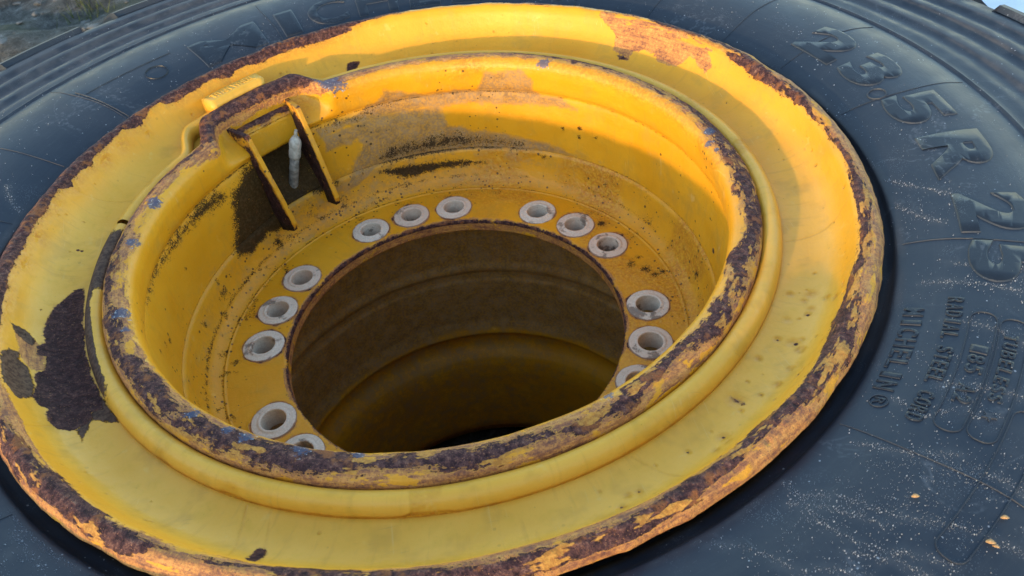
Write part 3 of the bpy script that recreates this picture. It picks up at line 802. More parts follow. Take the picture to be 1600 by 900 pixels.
def bushing_mesh():
    p = [(HOLE_R, -.052), (HOLE_R, .004), (.0332, .0060), (.0345, .0066), (.0385, .0064), (.0400, .0056), (.0415, .0046), (.044, .0042), (.052, .0040), (.0565, .0034), (.0588, .0010), (.0592, -.006), (.0592, -.012)]
    prof = lin(p, 0.004)
    m = 64
    az = np.arange(m) * 360 / m
    a = np.radians(az)[None]
    r = prof[:, :1]; z = np.repeat(prof[:, 1:2], m, 1)
    P = np.stack([r * np.cos(a), r * np.sin(a), z], -1)
    Fp = P.reshape(-1, 3)
    P = P + ((fbm(Fp, 60, 3, 90) - .5) * .0014).reshape(z.shape)[..., None] * np.array([1, 1, .6])
    R_ = np.repeat(r, m, 1)
    rust = 0.75 * sstep(.0525, .0595, R_) + 0.40 * np.exp(-((R_ - .0412) / .0016) ** 2) + 0.18 * (z < -.02)
    o = grid_mesh('bushing', P * S, True, False, BUSH, disc, {'rust': rust})
    return o
b0 = bushing_mesh()
for k, az in enumerate(BOLT_AZ):
    o = b0 if k == 0 else link(b0.copy(), disc)
    o.location = polar(BOLT_R * S, az, -.463 * S)
    o.rotation_euler = (0, 0, math.radians(az * 7.3))

# --- valve pocket: bridge plate, two gussets, valve stem
def with_zero_attrs(o, **fields):
    me = o.data
    V = np.empty(len(me.vertices) * 3, np.float32); me.vertices.foreach_get('co', V); V = V.reshape(-1, 3) / S
    for k in NAMES:
        at = me.attributes.new(k, 'FLOAT', 'POINT')
        f = fields.get(k, 0.0)
        v = f(V) if callable(f) else np.full(len(V), f)
        at.data.foreach_set('value', np.asarray(v, np.float32))
    return o

def build_bridge():
    # curved plate closing the top of the valve pocket
    az = np.linspace(117.0, 132.2, 60)
    prof = lin([(.800, -.084), (.776, -.086), (.771, -.090), (.768, -.104), (.7655, -.1065), (.7625, -.110), (.757, -.15), (.752, -.182), (.757, -.190), (.768, -.186), (.79, -.15), (.800, -.084)], .006)
    a = np.radians(az)[None]
    r = prof[:, :1]; z = np.repeat(prof[:, 1:2], len(az), 1)
    P = np.stack([r * np.cos(a), r * np.sin(a), z], -1)
    F = P.reshape(-1, 3)
    P = P + ((fbm(F, 40, 3, 33) - .5) * .003).reshape(z.shape)[..., None]
    mo = fbm(F, 25, 3, 34).reshape(z.shape)
    up = sstep(-.112, -.104, z)
    A = {k: np.zeros(z.shape) for k in NAMES}
    A['stain'] = np.clip(0.9 * up + .25 * sstep(.5, .7, mo), 0, 1)
    A['primer'] = 0.50 * up * (0.5 + mo)
    A['rust'] = np.maximum(0.80 * sstep(.766, .772, np.repeat(r, len(az), 1)) * (0.5 + mo), .55 * np.exp(-((z + .108) / .003) ** 2))
    A['dirt'] = 0.6 * sstep(-.178, -.190, z) + .45 * np.exp(-((z + .107) / .0022) ** 2)
    return grid_mesh('bridge_plate', P * S, False, False, PAINT, wheel, A)
bridge = build_bridge()

def build_gusset(name, az, pts, thick, seed):
    bm = bmesh.new()
    # subdivide the outline into a filled sheet
    a = math.radians(az)
    er = Vector((math.cos(a), math.sin(a), 0)); et = Vector((-math.sin(a), math.cos(a), 0))
    top = []; bot = []
    outl = []
    for (p, q) in zip(pts, pts[1:] + pts[:1]):
        k = max(1, int(math.hypot(q[0] - p[0], q[1] - p[1]) / .012))
        for j in range(k):
            outl.append((p[0] + (q[0] - p[0]) * j / k, p[1] + (q[1] - p[1]) * j / k))
    for (r, z) in outl:
        jr = (random.random() - .5) * .0010
        bv = er * (r + jr) + Vector((0, 0, z + jr))
        top.append(bm.verts.new((bv + et * thick / 2) * S)); bot.append(bm.verts.new((bv - et * thick / 2) * S))
    bm.faces.new(top); bm.faces.new(bot[::-1])
    n = len(top)
    for i in range(n):
        bm.faces.new((top[i - 1], bot[i - 1], bot[i], top[i]))
    bmesh.ops.recalc_face_normals(bm, faces=bm.faces)
    ed = [e for e in bm.edges if len(e.link_faces) == 2 and e.calc_face_angle(0) > .8 and e.verts[0] in e.link_faces[0].verts]
    bmesh.ops.bevel(bm, geom=ed, offset=.0012 * S, segments=1, affect='EDGES', clamp_overlap=True)
    bmesh.ops.triangulate(bm, faces=[f for f in bm.faces if len(f.verts) > 4])
    for _ in range(2):
        bmesh.ops.subdivide_edges(bm, edges=[e for e in bm.edges if e.calc_length() > .010 * S], cuts=2, use_grid_fill=True)
    o = bm_obj(name, bm, PAINT, wheel)
    def rim_d(V):
        r = V[:, 0] * er.x + V[:, 1] * er.y
        edge_r = np.interp(-V[:, 2], [.07, .2, .36, .40], [pts[1][0], pts[2][0], pts[3][0], pts[4][0]])
        return r - edge_r
    with_zero_attrs(o,
        dirt=lambda V: np.clip(0.42 * sstep(.002, .006, rim_d(V)) * sstep(-.10, -.22, V[:, 2]) + .5 * sstep(-.35, -.39, V[:, 2]), 0, 1),
        primer=lambda V: 0.30 * sstep(.002, .006, rim_d(V)), dark=lambda V: 0.8 * sstep(.002, .006, rim_d(V)),
        rust=lambda V: np.clip(0.55 * (fbm(V.astype(float), 30, 3, seed) - .08) + .45 * sstep(.002, .006, rim_d(V)) * sstep(-.07, -.12, V[:, 2]) + .38 * sstep(-.10, -.06, V[:, 2]), 0, 1),
        stain=lambda V: 0.40 + .4 * (fbm(V.astype(float), 20, 3, seed + 4) - .5), speck=0.7)
    return o
build_gusset('valve_gusset', 132.0, [(.80, -.068), (.698, -.066), (.656, -.20), (.612, -.352), (.622, -.380), (.70, -.405), (.80, -.33)], .0145, 5)
build_gusset('valve_gusset', 117.2, [(.80, -.068), (.706, -.066), (.654, -.20), (.606, -.346), (.616, -.376), (.70, -.405), (.80, -.33)], .0145, 15)

def tube_between(bm, p0, p1, rings, seg=20):
    ax = (p1 - p0); L = ax.length; ax = ax.normalized()
    q = ax.to_track_quat('Z', 'Y')
    prev = None
    for (u, r) in rings:
        ring = [bm.verts.new(p0 + ax * (u * L) + q @ Vector((r * math.cos(t * 2 * math.pi / seg), r * math.sin(t * 2 * math.pi / seg), 0))) for t in range(seg)]
        if prev:
            for i in range(seg): bm.faces.new((prev[i - 1], prev[i], ring[i], ring[i - 1]))
        else:
            bm.faces.new(ring[::-1])
        prev = ring
    bm.faces.new(prev)

v0 = polar(.735 * S, 124.4, -.345 * S); v1 = polar(.688 * S, 120.1, -.124 * S)
bm = bmesh.new()
tube_between(bm, v0, v1, [(0, .0160 * S), (.10, .0160 * S), (.12, .0150 * S), (.40, .0146 * S), (.42, .0155 * S), (.44, .0146 * S), (.62, .0146 * S)])
stem = bm_obj('valve_stem', bm, VALVE_DARK, wheel, True)
stem['label'] = 'grey metal tyre valve stem standing between two gussets'
bm = bmesh.new()
tube_between(bm, v0, v1, [(.60, .0165 * S), (.62, .0180 * S), (.70, .0186 * S), (.72, .0172 * S), (.82, .0186 * S), (.86, .0170 * S), (.91, .0110 * S), (.925, .0075 * S), (.93, .0075 * S)])
cap = bm_obj('valve_cap', bm, VALVE, stem, True)
ax = (v1 - v0).normalized(); q = ax.to_track_quat('Z', 'Y')
for s_ in (-1, 1):
    bm = bmesh.new()
    m4 = Matrix.Translation(v0 + (v1 - v0) * .965 + q @ Vector((s_ * .0052 * S, 0, 0))) @ q.to_matrix().to_4x4() @ Matrix.Diagonal((.0040 * S, .0085 * S, .0220 * S, 1))
    bmesh.ops.create_cube(bm, size=1, matrix=m4)
    bmesh.ops.bevel(bm, geom=bm.edges[:], offset=.0008 * S, segments=2, affect='EDGES')
    bm_obj('cap_prong', bm, VALVE, stem)

# ------------------------------------------------------------------ raised writing
def text_mesh(body, bold=0.0):
    cu = bpy.data.curves.new('txt', 'FONT')
    cu.body = body; cu.size = 1.0; cu.offset = bold; cu.resolution_u = 6
    cu.dimensions = '2D'; cu.fill_mode = 'FRONT'
    ob = bpy.data.objects.new('txt', cu); C.objects.link(ob)
    bpy.context.view_layer.update()
    dg = bpy.context.evaluated_depsgraph_get()
    me = bpy.data.meshes.new_from_object(ob.evaluated_get(dg))
    bpy.data.objects.remove(ob); bpy.data.curves.remove(cu)
    return me

def raised(name, body, mapf, parent, mat, edge_mat, height, bold=0.0, cuts=(10, 6), stretch=None):
    """flat letters -> cut into strips -> mapf(u, v, h) with u, v in 0..1 of the text box"""
    me = text_mesh(body, bold)
    bm = bmesh.new(); bm.from_mesh(me); bpy.data.meshes.remove(me)
    bmesh.ops.remove_doubles(bm, verts=bm.verts, dist=1e-5)
    xs = [v.co.x for v in bm.verts]; ys = [v.co.y for v in bm.verts]
    x0, x1, y0, y1 = min(xs), max(xs), min(ys), max(ys)
    for k in range(1, cuts[1]):
        y = y0 + (y1 - y0) * k / cuts[1]
        bmesh.ops.bisect_plane(bm, geom=bm.verts[:] + bm.edges[:] + bm.faces[:], plane_co=(0, y, 0), plane_no=(0, 1, 0), dist=1e-6)
    for k in range(1, cuts[0]):
        x = x0 + (x1 - x0) * k / cuts[0]
        bmesh.ops.bisect_plane(bm, geom=bm.verts[:] + bm.edges[:] + bm.faces[:], plane_co=(x, 0, 0), plane_no=(1, 0, 0), dist=1e-6)
    bedges = [e for e in bm.edges if len(e.link_faces) == 1]
    # outward 2-D direction at boundary vertices, for a sloped side wall
    outw = {}
    for e in bedges:
        f = e.link_faces[0]; c = f.calc_center_median(); a, b = e.verts
        t = (b.co - a.co); nn = Vector((-t.y, t.x, 0)).normalized()
        if nn.dot(c - a.co) > 0: nn = -nn
        for v in (a, b): outw[v] = outw.get(v, Vector()) + nn
    low = {}
    slope = 0.018 * (y1 - y0)
    for v, dd in outw.items():
        w = bm.verts.new(v.co + dd.normalized() * slope); low[v] = w
    side = []
    for e in bedges:
        a, b = e.verts
        f = e.link_faces[0]
        lp = [l.vert for l in f.loops]; i = lp.index(a)
        if lp[(i + 1) % len(lp)] == b: a, b = b, a
        side.append(bm.faces.new((a, b, low[b], low[a])))
    for f in side: f.material_index = 1
    lows = set(low.values())
    for v in bm.verts:
        u = (v.co.x - x0) / (x1 - x0); w = (v.co.y - y0) / (y1 - y0)
        v.co = mapf(u, w, -0.0006 if v in lows else height)
    o = bm_obj(name, bm, mat, parent)
    o.data.materials.append(edge_mat)
    return o

# ------------------------------------------------------------------ tyre
TYP = [(.97, -.09), (1.0, -.047), (1.013, -.041), (1.020, -.034), (1.025, -.022), (1.034, -.0165), (1.06, -.006), (1.12, .012), (1.2, .024), (1.28, .024), (1.355, .010), (1.366, .0085), (1.3695, .0125), (1.3735, .0125), (1.377, .0055), (1.44, -.006), (1.492, -.014), (1.498, -.010), (1.507, -.009), (1.60, -.025), (1.606, -.019), (1.616, -.018), (1.70, -.036), (1.706, -.031), (1.715, -.030), (1.80, -.052)]
TY_OUT = [(1.80, -.052), (1.86, -.085), (1.95, -.15), (2.05, -.225), (2.14, -.32), (2.19, -.45), (2.20, -.8), (2.19, -1.45), (2.10, -1.77), (1.90, -1.88), (1.5, -1.95), (1.2, -1.95), (1.0, -1.88), (.90, -1.80), (.80, -1.76), (.80, -.2), (.90, -.13), (.97, -.09)]
def tz(r):
    P = dense(TYP, .004)
    return float(np.interp(r, P[5:, 0], P[5:, 1]))
_TP = dense(TYP, .003)
_tr, _tzv = _TP[:, 0].copy(), _TP[:, 1].copy()
_o = np.argsort(_tr)
_tr, _tzv = _tr[_o], _tzv[_o]
def tyre_z(r): return float(np.interp(r, _tr, _tzv))

def make_runs():
    rr_ = random.Random(21)
    runs = [list(map(tuple, l)) for l in WEAR['grit']]
    for k in range(17):
        az = rr_.uniform(-78, -28) if k < 12 else rr_.uniform(-152, -118)
        r = rr_.uniform(1.04, 1.22)
        x, y = r * math.cos(math.radians(az)), r * math.sin(math.radians(az))
        h = math.radians(rr_.uniform(-38, -8)) if k < 12 else math.radians(rr_.uniform(-120, -75))
        line = []
        for j in range(rr_.randint(4, 9)):
            q_ = math.hypot(x, y)
            if q_ < 1.035 or q_ > 1.5: break
            line.append((math.degrees(math.atan2(y, x)), q_))
            h += rr_.gauss(0, .16)
            x += .030 * math.cos(h); y += .030 * math.sin(h)
        if len(line) > 2: runs.append(line)
    return runs
RUNS = make_runs()
def build_tyre():
    a_ = dense(TYP, .0055); b_ = lin(TY_OUT, .05, a_[-1, 2])[1:-1]
    prof = np.concatenate([a_, b_])
    m = 900
    az = np.arange(m) * 360 / m
    n = len(prof)
    a = np.radians(az)[None]
    r = prof[:, :1]; z = np.repeat(prof[:, 1:2], m, 1)
    P = np.stack([r * np.cos(a), r * np.sin(a), z], -1)
    F = P.reshape(-1, 3)
    R_ = np.repeat(r, m, 1)
    top = (z > -.2) & (R_ > 1.03)
    P[..., 2] += np.where(top, (fbm(F, 4, 3, 70).reshape(n, m) - .5) * (.0006 + .006 * sstep(1.36, 1.50, R_)) + (fbm(F, 30, 3, 71).reshape(n, m) - .5) * (.0004 + .0014 * sstep(1.36, 1.45, R_)), 0)
    dl = fbm(F, 3, 4, 72).reshape(n, m)
    dust = 0.95 * sstep(1.36, 1.50, R_) * (0.35 + 1.2 * dl)
    AZ = np.repeat(az[None], n, 0)
    far_dust_lit, = table(AZ, [(160, .35), (150, .55), (120, .95), (100, .6), (60, .5), (25, .6), (5, .38), (-20, .10), (-60, .08), (-140, .08), (170, .1)])  # far sidewall paler: dust, with sunlit grey painted into it
    dust = dust + far_dust_lit * (0.35 + .8 * (dl - .3)) * sstep(1.06, 1.20, R_) * .8
    # pale powder on the bead step
    dust = dust + 0.55 * np.exp(-((R_ - 1.034) / .006) ** 2) * sstep(.42, .6, fbm(F, 12, 3, 73).reshape(n, m))
    X_, Y_ = P[..., 0], P[..., 1]
    sm = fbm(F, 40, 3, 74).reshape(n, m)
    for line in RUNS:
        q = [(r0 * math.cos(math.radians(a0)), r0 * math.sin(math.radians(a0))) for a0, r0 in line]
        for (ax_, ay_), (bx_, by_) in zip(q[:-1], q[1:]):
            sel = (np.abs(X_ - ax_) < .12) & (np.abs(Y_ - ay_) < .12) & top
            if not sel.any(): continue
            ex, ey = bx_ - ax_, by_ - ay_
            u = np.clip(((X_[sel] - ax_) * ex + (Y_[sel] - ay_) * ey) / (ex * ex + ey * ey + 1e-9), 0, 1)
            dd = np.hypot(X_[sel] - ax_ - u * ex, Y_[sel] - ay_ - u * ey)
            dust[sel] = np.maximum(dust[sel], 0.75 * np.exp(-(dd / .011) ** 2) * (0.2 + 1.1 * sm[sel]))
    return grid_mesh('tyre', P * S, True, True, RUBBER, wheel, {'dust': np.clip(dust, 0, 1)})
tyre = build_tyre()
tyre['label'] = 'black rubber tyre with raised sidewall writing and white grit'

def ring_map(a0, a1, r0, r1):
    def f(u, v, h):
        az = a0 + (a1 - a0) * u; r = r0 + (r1 - r0) * v
        return polar(r * S, az, tyre_z(r) * S + h)
    return f
def ring_text(name, body, a0, a1, r0, r1, h=0.0011, bold=0.0, cuts=(8, 8)):
    return raised(name, body, ring_map(a0, a1, r0, r1), tyre, RUBBER_LETTER, RUBBER_EDGE, h, bold, cuts)
for ch, a0, a1, r0, r1 in (('2', 17.4, 10.2, 1.112, 1.240), ('3', 8.6, 2.6, 1.112, 1.245), ('5', -.8, -6.9, 1.118, 1.250), ('R', -9.6, -17.6, 1.128, 1.262), ('2', -20.4, -26.6, 1.138, 1.272), ('5', -27.9, -33.6, 1.144, 1.272)):
    ring_text('size_marking', ch, a0, a1, r0, r1, .0009, .045 if ch != '.' else 0, (4, 9))
for ch, a0, a1 in (('M', 123.6, 112.4), ('I', 108.9, 106.0), ('C', 103.8, 97.2), ('H', 95.4, 88.4), ('E', 86.2, 80.8), ('L', 78.6, 73.6), ('I', 71.4, 68.6), ('N', 66.2, 59.0)):
    ring_text('brand_letter', ch, a0, a1, 1.050, 1.172, .0009, .02, (4, 9))
def word(name, body, a0, a1, r0, r1, h=.0009, bold=.012):
    # set letter by letter so that each one is a piece of its own
    n = len(body); w = (a1 - a0) / n
    for i, ch in enumerate(body):
        if ch == ' ': continue
        k = .16 if ch != 'I' else .38
        ring_text(name, ch, a0 + w * (i + k), a0 + w * (i + 1 - k * .6), r0, r1, h, bold, (3, 4))
word('maker_letter', 'MICHELIN', -37.9, -50.0, 1.046, 1.078)
word('construction_letter', 'RADIAL STEEL CORD', -36.2, -52.6, 1.112, 1.137)
word('load_index_letter', '185 A2', -42.0, -49.2, 1.160, 1.186)
word('tubeless_letter', 'TUBELESS', -40.0, -47.9, 1.205, 1.226)

def ribbon(name, path, wid, h, mat, parent, closed=False):
    """raised bead along a path of (az, r) on the sidewall"""
    bm = bmesh.new(); prev = None; first = None
    n = len(path)
    for i, (az, r) in enumerate(path):
        p = path[(i - 1) % n] if (closed or i > 0) else path[i]; q_ = path[(i + 1) % n] if (closed or i < n - 1) else path[i]
        t = Vector((math.radians(q_[0] - p[0]) * r, q_[1] - p[1])); t.normalize()
        nn = Vector((-t.y, t.x)) * wid
        ring = []
        for k, hh in ((-1, -.0005), (-.45, h), (.45, h), (1, -.0005)):
            rr = r + nn.y * k; aa = az + math.degrees(nn.x * k / r)
            ring.append(bm.verts.new(polar(rr * S, aa, tyre_z(rr) * S + hh)))
        if prev:
            for j in range(3): bm.faces.new((prev[j], prev[j + 1], ring[j + 1], ring[j]))
        else: first = ring
        prev = ring
    if closed:
        for j in range(3): bm.faces.new((prev[j], prev[j + 1], first[j + 1], first[j]))
    bmesh.ops.recalc_face_normals(bm, faces=bm.faces)
    if sum(f.normal.z for f in bm.faces) < 0: bmesh.ops.reverse_faces(bm, faces=bm.faces)
    return bm_obj(name, bm, mat, parent, False)

def rrect(a0, a1, r0, r1, rad):
    pts = []
    w = math.radians(abs(a1 - a0)) * (r0 + r1) / 2; h = r1 - r0
    for cx, cy, s0 in ((w - rad, h - rad, 0), (rad, h - rad, 90), (rad, rad, 180), (w - rad, rad, 270)):
        for k in range(7):
            t = math.radians(s0 + k * 15); pts.append((cx + rad * math.cos(t), cy + rad * math.sin(t)))
    res = []
    for i, p in enumerate(pts):
        q_ = pts[(i + 1) % len(pts)]; L = math.hypot(q_[0] - p[0], q_[1] - p[1]); k = max(1, int(L / .02))
        for j in range(k):
            x = p[0] + (q_[0] - p[0]) * j / k; y = p[1] + (q_[1] - p[1]) * j / k
            res.append((a0 + (a1 - a0) * x / w, r0 + y))
    return res
ribbon('marking_frame', rrect(-37.9, -52.3, 1.150, 1.192, .019), .0012, .0007, RUBBER_EDGE, tyre, True)
ribbon('marking_frame', rrect(-38.2, -52.0, 1.197, 1.240, .019), .0012, .0007, RUBBER_EDGE, tyre, True)
ribbon('marking_frame', rrect(-47.6, -62.0, 1.246, 1.290, .019), .0012, .0007, RUBBER_EDGE, tyre, True)
ribbon('registered_mark', [(-51.4 + .75 * math.cos(t), 1.066 + .014 * math.sin(t)) for t in np.linspace(0, 2 * math.pi, 20, endpoint=False)], .0012, .0008, RUBBER_EDGE, tyre, True)
ring_text('registered_letter', 'R', -51.0, -51.8, 1.058, 1.074, .0008, .01, (2, 3))
ribbon('decimal_point', [(.75 + 1.05 * math.cos(v), 1.133 + .021 * math.sin(v)) for v in np.linspace(0, 2 * math.pi, 24, endpoint=False)], .0026, .0010, RUBBER_EDGE, tyre, True)
# five-pointed star after TUBELESS
bm = bmesh.new()
st_pts = [(.0115 if k % 2 == 0 else .0046, k * 36) for k in range(10)]
cv = None; ring = []; lowr = []
for rr_, t in st_pts:
    y = rr_ * math.cos(math.radians(t)); x = rr_ * math.sin(math.radians(t))
    r = 1.217 + y; az = -49.4 - math.degrees(x / r)
    ring.append(bm.verts.new(polar(r * S, az, tyre_z(r) * S + .0009))); lowr.append(bm.verts.new(polar(r * S, az, tyre_z(r) * S - .0005)))
bm.faces.new(ring)
for i in range(10): bm.faces.new((ring[i - 1], lowr[i - 1], lowr[i], ring[i]))
bmesh.ops.recalc_face_normals(bm, faces=bm.faces)
bm_obj('star_marking', bm, RUBBER_EDGE, tyre)
# plain panel beside the big letters
ribbon('panel_frame', [(140.6 - .02 * k, 1.235 - .2 * k / 12) for k in range(13)], .0022, .0012, RUBBER_EDGE, tyre)
ribbon('panel_frame', [(140.2 - k, 1.200 - .0012 * k) for k in range(15)], .0018, .0007, RUBBER_EDGE, tyre)
ribbon('round_emblem', [(130.6 + 1.7 * math.cos(t), 1.125 + .030 * math.sin(t)) for t in np.linspace(0, 2 * math.pi, 32, endpoint=False)], .002, .0010, RUBBER_LETTER, tyre, True)

# mould vents lines running outward from the bead
for k, az in enumerate([-55.4, -27.6, -.2, 14.9, 27.1, 42.0, 56.0, 97.0 + 13, 141.0, 154.5, 168.0, -140.0, -128.0, -115.0]):
    path = []
    r = 1.036
    r_end = 1.36 if az in (-27.6, -.2, 14.9, 27.1, -55.4, 141.0) else 1.30
    wob = random.random() * 6
    while r < r_end:
        path.append((az + .18 * math.sin(r * 20 + wob), r)); r += .015
    ribbon('mould_line', path, .0013, .00055, RUBBER_EDGE, tyre)

# shoulder lugs of the tread
def build_lug(a0, a1, skew):
    prof = [(1.765, -.038), (1.775, -.022), (1.80, -.028), (1.86, -.060), (1.95, -.125), (2.05, -.195), (2.14, -.27), (2.215, -.36), (2.25, -.47), (2.25, -.74), (2.18, -.74)]
    prof = lin(prof, .03)
    bm = bmesh.new(); rows = []
    na = 9
    ed = .35
    for i in range(na + 1):
        u = i / na
        row = []
        for j, (r, z, s) in enumerate(prof):
            az = a0 + (a1 - a0) * u + skew * (r - 1.77)
            dz = 0
            row.append(bm.verts.new(polar(r * S, az, (z + dz) * S)))
        rows.append(row)
    for i in range(na):
        for j in range(len(prof) - 1):
            bm.faces.new((rows[i][j], rows[i][j + 1], rows[i + 1][j + 1], rows[i + 1][j]))
    # end walls down to the carcass
    for row, flip in ((rows[0], False), (rows[-1], True)):
        low = [bm.verts.new(v.co * .965 + Vector((0, 0, -.03 * S))) for v in row]
        for j in range(len(row) - 1):
            f = (row[j], low[j], low[j + 1], row[j + 1])
            bm.faces.new(f[::-1] if flip else f)
    bmesh.ops.recalc_face_normals(bm, faces=bm.faces)
    return bm_obj('tread_lug', bm, RUBBER_EDGE, tyre)
nl = 26
for k in range(nl):
    a0 = k * 360 / nl + 3
    build_lug(a0, a0 + 360 / nl * .70, 5.0)

# ------------------------------------------------------------------ name plate on the flange above the valve
def plate_map(u, v, h):
    az = 131.0 + (119.0 - 131.0) * u
    r = .846 + (.906 - .846) * v
    return polar(r * S, az, (-.014 + .006 * (1 - v)) * S + h)
bm = bmesh.new()
na, nr = 14, 3
tops = [[bm.verts.new(plate_map(i / na, j / nr, 0)) for j in range(nr + 1)] for i in range(na + 1)]
for i in range(na):
    for j in range(nr): bm.faces.new((tops[i][j], tops[i + 1][j], tops[i + 1][j + 1], tops[i][j + 1]))
r_ = bmesh.ops.extrude_face_region(bm, geom=bm.faces[:])
for v in [g for g in r_['geom'] if isinstance(g, bmesh.types.BMVert)]: pass
for f in [g for g in r_['geom'] if isinstance(g, bmesh.types.BMFace)]: pass
base_v = set(v for row in tops for v in row)
for v in base_v: v.co.z -= .050 * S
bmesh.ops.recalc_face_normals(bm, faces=bm.faces)
ed = [e for e in bm.edges if len(e.link_faces) == 2 and e.calc_face_angle(0) > .7]
bmesh.ops.bevel(bm, geom=ed, offset=.002 * S, segments=2, affect='EDGES')
plate = bm_obj('name_plate', bm, PAINT, wheel, True)
with_zero_attrs(plate, stain=.05, speck=.05, chalk=1.0)
plate['label'] = 'yellow raised block with embossed maker letters'
def pl_text(u, v, h): return plate_map(.12 + .78 * u, .28 + .50 * v, h)
pt = raised('plate_lettering', 'TITAN WHEEL', pl_text, plate, PAINT, PAINT, .0008, .01, (12, 3))
with_zero_attrs(pt, chalk=1.0)
def pframe(t0, t1):
    return None

# ------------------------------------------------------------------ loose things on the tyre
GRIT = plain('pale_grit', (0.10, 0.115, 0.14), (0.34, 0.37, 0.42), 900, 0.85)
def scatter_grit():
    pts = []
    for line in RUNS:
        for (a, b) in zip(line[:-1], line[1:]):
            L = math.hypot(math.radians(b[0] - a[0]) * 1.15, b[1] - a[1])
            k = int(L * 1500)
            for _ in range(k):
                u = random.random()
                w = abs(random.gauss(0, 1))
                sd = .0036 if random.random() < .62 else .024
                az = a[0] + (b[0] - a[0]) * u + math.degrees(random.gauss(0, sd) / 1.15)
                r = a[1] + (b[1] - a[1]) * u + random.gauss(0, sd)
                pts.append((az, r, random.uniform(.00008, .00022) if random.random() < .86 else random.uniform(.00025, .0006)))
    cand = rng.random((26000, 3))
    az = -80 + cand[:, 0] * 110; r = 1.036 + cand[:, 1] * .34
    P = np.stack([r * np.cos(np.radians(az)), r * np.sin(np.radians(az)), 0 * r], 1)
    dens = sstep(.48, .72, fbm(P, 9, 4, 51)) * np.interp(az, [-80, -60, -30, -15, 5, 30], [1, .8, .45, .16, .08, .05])
    for i in np.nonzero(cand[:, 2] < dens * .75)[0]:
        pts.append((az[i], r[i], random.uniform(.00008, .00024)))
    for _ in range(900):
        a = random.uniform(-180, 180); rr = random.uniform(1.04, 1.5)
        pts.append((a, rr, random.uniform(.0002, .0006)))
    for _ in range(260):
        a = random.uniform(-155, -120); rr = random.uniform(1.04, 1.3)
        pts.append((a, rr, random.uniform(.0002, .0006)))
    V = []; F = []
    for (a, rr, s) in pts:
        if rr < 1.034 or rr > 1.7: continue
        c = polar(rr * S, a, tyre_z(rr) * S)
        t = random.random() * 6.28; k = len(V)
        hh = s * random.uniform(.5, 1.1)
        n = 4
        for j in range(n):
            q_ = s * random.uniform(.6, 1.25)
            V.append((c.x + q_ * math.cos(t + j * 6.283 / n), c.y + q_ * math.sin(t + j * 6.283 / n), c.z - .0002))
        V.append((c.x + random.uniform(-.3, .3) * s, c.y + random.uniform(-.3, .3) * s, c.z + hh + .0007))
        for j in range(n): F.append((k + j, k + (j + 1) % n, k + 4))
    me = bpy.data.meshes.new('grit'); me.from_pydata(V, [], F); me.materials.append(GRIT); me.update()
    o = link(bpy.data.objects.new('grit', me))
    tag(o, 'fine pale grit and dried dust scattered over the tyre sidewall', 'grit', kind='stuff')
scatter_grit()

HUSK = plain('dry_husk', (0.34, 0.17, 0.06), (0.52, 0.33, 0.15), 500, 0.8)
def husk(az, r, L, ang, label):
    bm = bmesh.new()
    c = polar(r * S, az, tyre_z(r) * S + .0012)
    prev = None
    for i in range(9):
        u = i / 8; w = .32 * L * math.sin(math.pi * (u * .92 + .04)) ** .8 * (1 - .35 * u)
        x = (u - .5) * L; zc = .0010 * math.sin(u * 3.0)
        ring = [bm.verts.new((x, w * math.cos(t), zc + .45 * w * math.sin(t))) for t in np.linspace(0, 2 * math.pi, 8, endpoint=False)]
        if prev:
            for j in range(8): bm.faces.new((prev[j - 1], prev[j], ring[j], ring[j - 1]))
        else: bm.faces.new(ring[::-1])
        prev = ring
    bm.faces.new(prev)
    o = bm_obj('seed_husk', bm, HUSK, None, True)
    o.location = c; o.rotation_euler = (0.05, 0.0, ang)
    return tag(o, label, 'seed husk', 'dry seed husks on the tyre')
hb = WEAR['bits']
husk(hb[0][0], hb[0][1], .0042, -.2, 'small tan seed husk on the tyre below the registered mark')
husk(hb[1][0], hb[1][1], .0042, -.3, 'tan seed husk lying alone on the bare lower sidewall')
husk(hb[2][0], hb[2][1], .0048, -.5, 'longer pale husk of the touching pair on the sidewall')
husk(hb[3][0], hb[3][1], .0034, -.7, 'shorter husk of the touching pair on the sidewall')

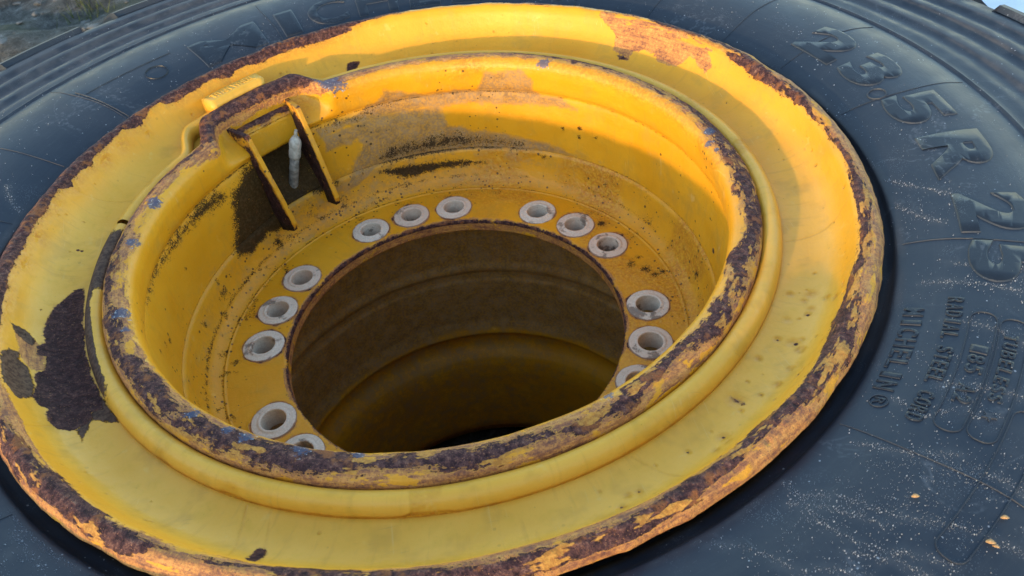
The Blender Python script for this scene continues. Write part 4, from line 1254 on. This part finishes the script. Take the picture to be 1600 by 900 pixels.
# ------------------------------------------------------------------ background: stones and a pale sheet on the ground
STONE = plain('weathered_stone', (0.030, 0.031, 0.029), (0.13, 0.13, 0.125), 14, 0.9, .004)
def stones():
    V = []; F = []
    ico = bmesh.new(); bmesh.ops.create_icosphere(ico, subdivisions=1, radius=1)
    iv = [v.co.copy() for v in ico.verts]; ifc = [[v.index for v in f.verts] for f in ico.faces]; ico.free()
    for _ in range(1300):
        a = math.radians(random.uniform(92, 150)); rr = random.uniform(.75, 3.6)
        x, y = rr * math.cos(a), rr * math.sin(a)
        s = random.choice((.004, .006, .009, .012, .018)) * random.uniform(.6, 1.3)
        z = gheight(x, y) + s * .25; k = len(V)
        sx, sy, sz = random.uniform(.7, 1.5), random.uniform(.7, 1.5), random.uniform(.25, .6)
        for v in iv:
            j = random.uniform(.8, 1.2)
            V.append((x + v.x * s * sx * j, y + v.y * s * sy * j, z + v.z * s * sz * j))
        for f in ifc: F.append([k + i for i in f])
    me = bpy.data.meshes.new('rubble'); me.from_pydata(V, [], F); me.materials.append(STONE); me.update()
    tag(link(bpy.data.objects.new('rubble', me)), 'grey stone rubble strewn on the ground beyond the tyre', 'rubble', kind='stuff')
stones()
MOSS = plain('green_moss', (0.035, 0.05, 0.010), (0.10, 0.12, 0.025), 60, 0.95)
def grass():
    V = []; F = []
    for cx in range(5):
        a = math.radians(random.uniform(112, 147)); rr = random.uniform(1.2, 3.2)
        x0, y0 = rr * math.cos(a), rr * math.sin(a)
        for _ in range(60):
            x = x0 + random.gauss(0, .05); y = y0 + random.gauss(0, .05); z = gheight(x, y)
            h = random.uniform(.02, .07); t = random.random() * 6.28; w = .0018
            k = len(V)
            V += [(x - w * math.cos(t), y - w * math.sin(t), z), (x + w * math.cos(t), y + w * math.sin(t), z), (x + random.gauss(0, .02), y + random.gauss(0, .02), z + h)]
            F.append((k, k + 1, k + 2))
    me = bpy.data.meshes.new('moss_tufts'); me.from_pydata(V, [], F); me.materials.append(MOSS); me.update()
    tag(link(bpy.data.objects.new('moss_tufts', me)), 'thin green weed tufts growing between the stones', 'weeds', kind='stuff')
grass()

SHEET = plain('pale_blue_sheet', (0.50, 0.56, 0.66), (0.66, 0.71, 0.78), 6, 0.5, .01)
nx, ny = 60, 40
sx = np.linspace(1.05, 2.6, nx); sy = np.linspace(.35, 1.75, ny)
XX, YY = np.meshgrid(sx, sy, indexing='ij')
ph = np.stack([XX.ravel(), YY.ravel(), 0 * XX.ravel()], 1)
ZZ = (fbm(ph, 5, 4, 95).reshape(XX.shape)) * .05 + GZ + .05
top = np.stack([XX, YY, ZZ], -1); 
sheet = grid_mesh('ground_sheet', top, False, False, SHEET, None)
mod = sheet.modifiers.new('thickness', 'SOLIDIFY'); mod.thickness = .003
tag(sheet, 'crumpled pale blue sheet on the ground beyond the tyre shoulder', 'sheet')
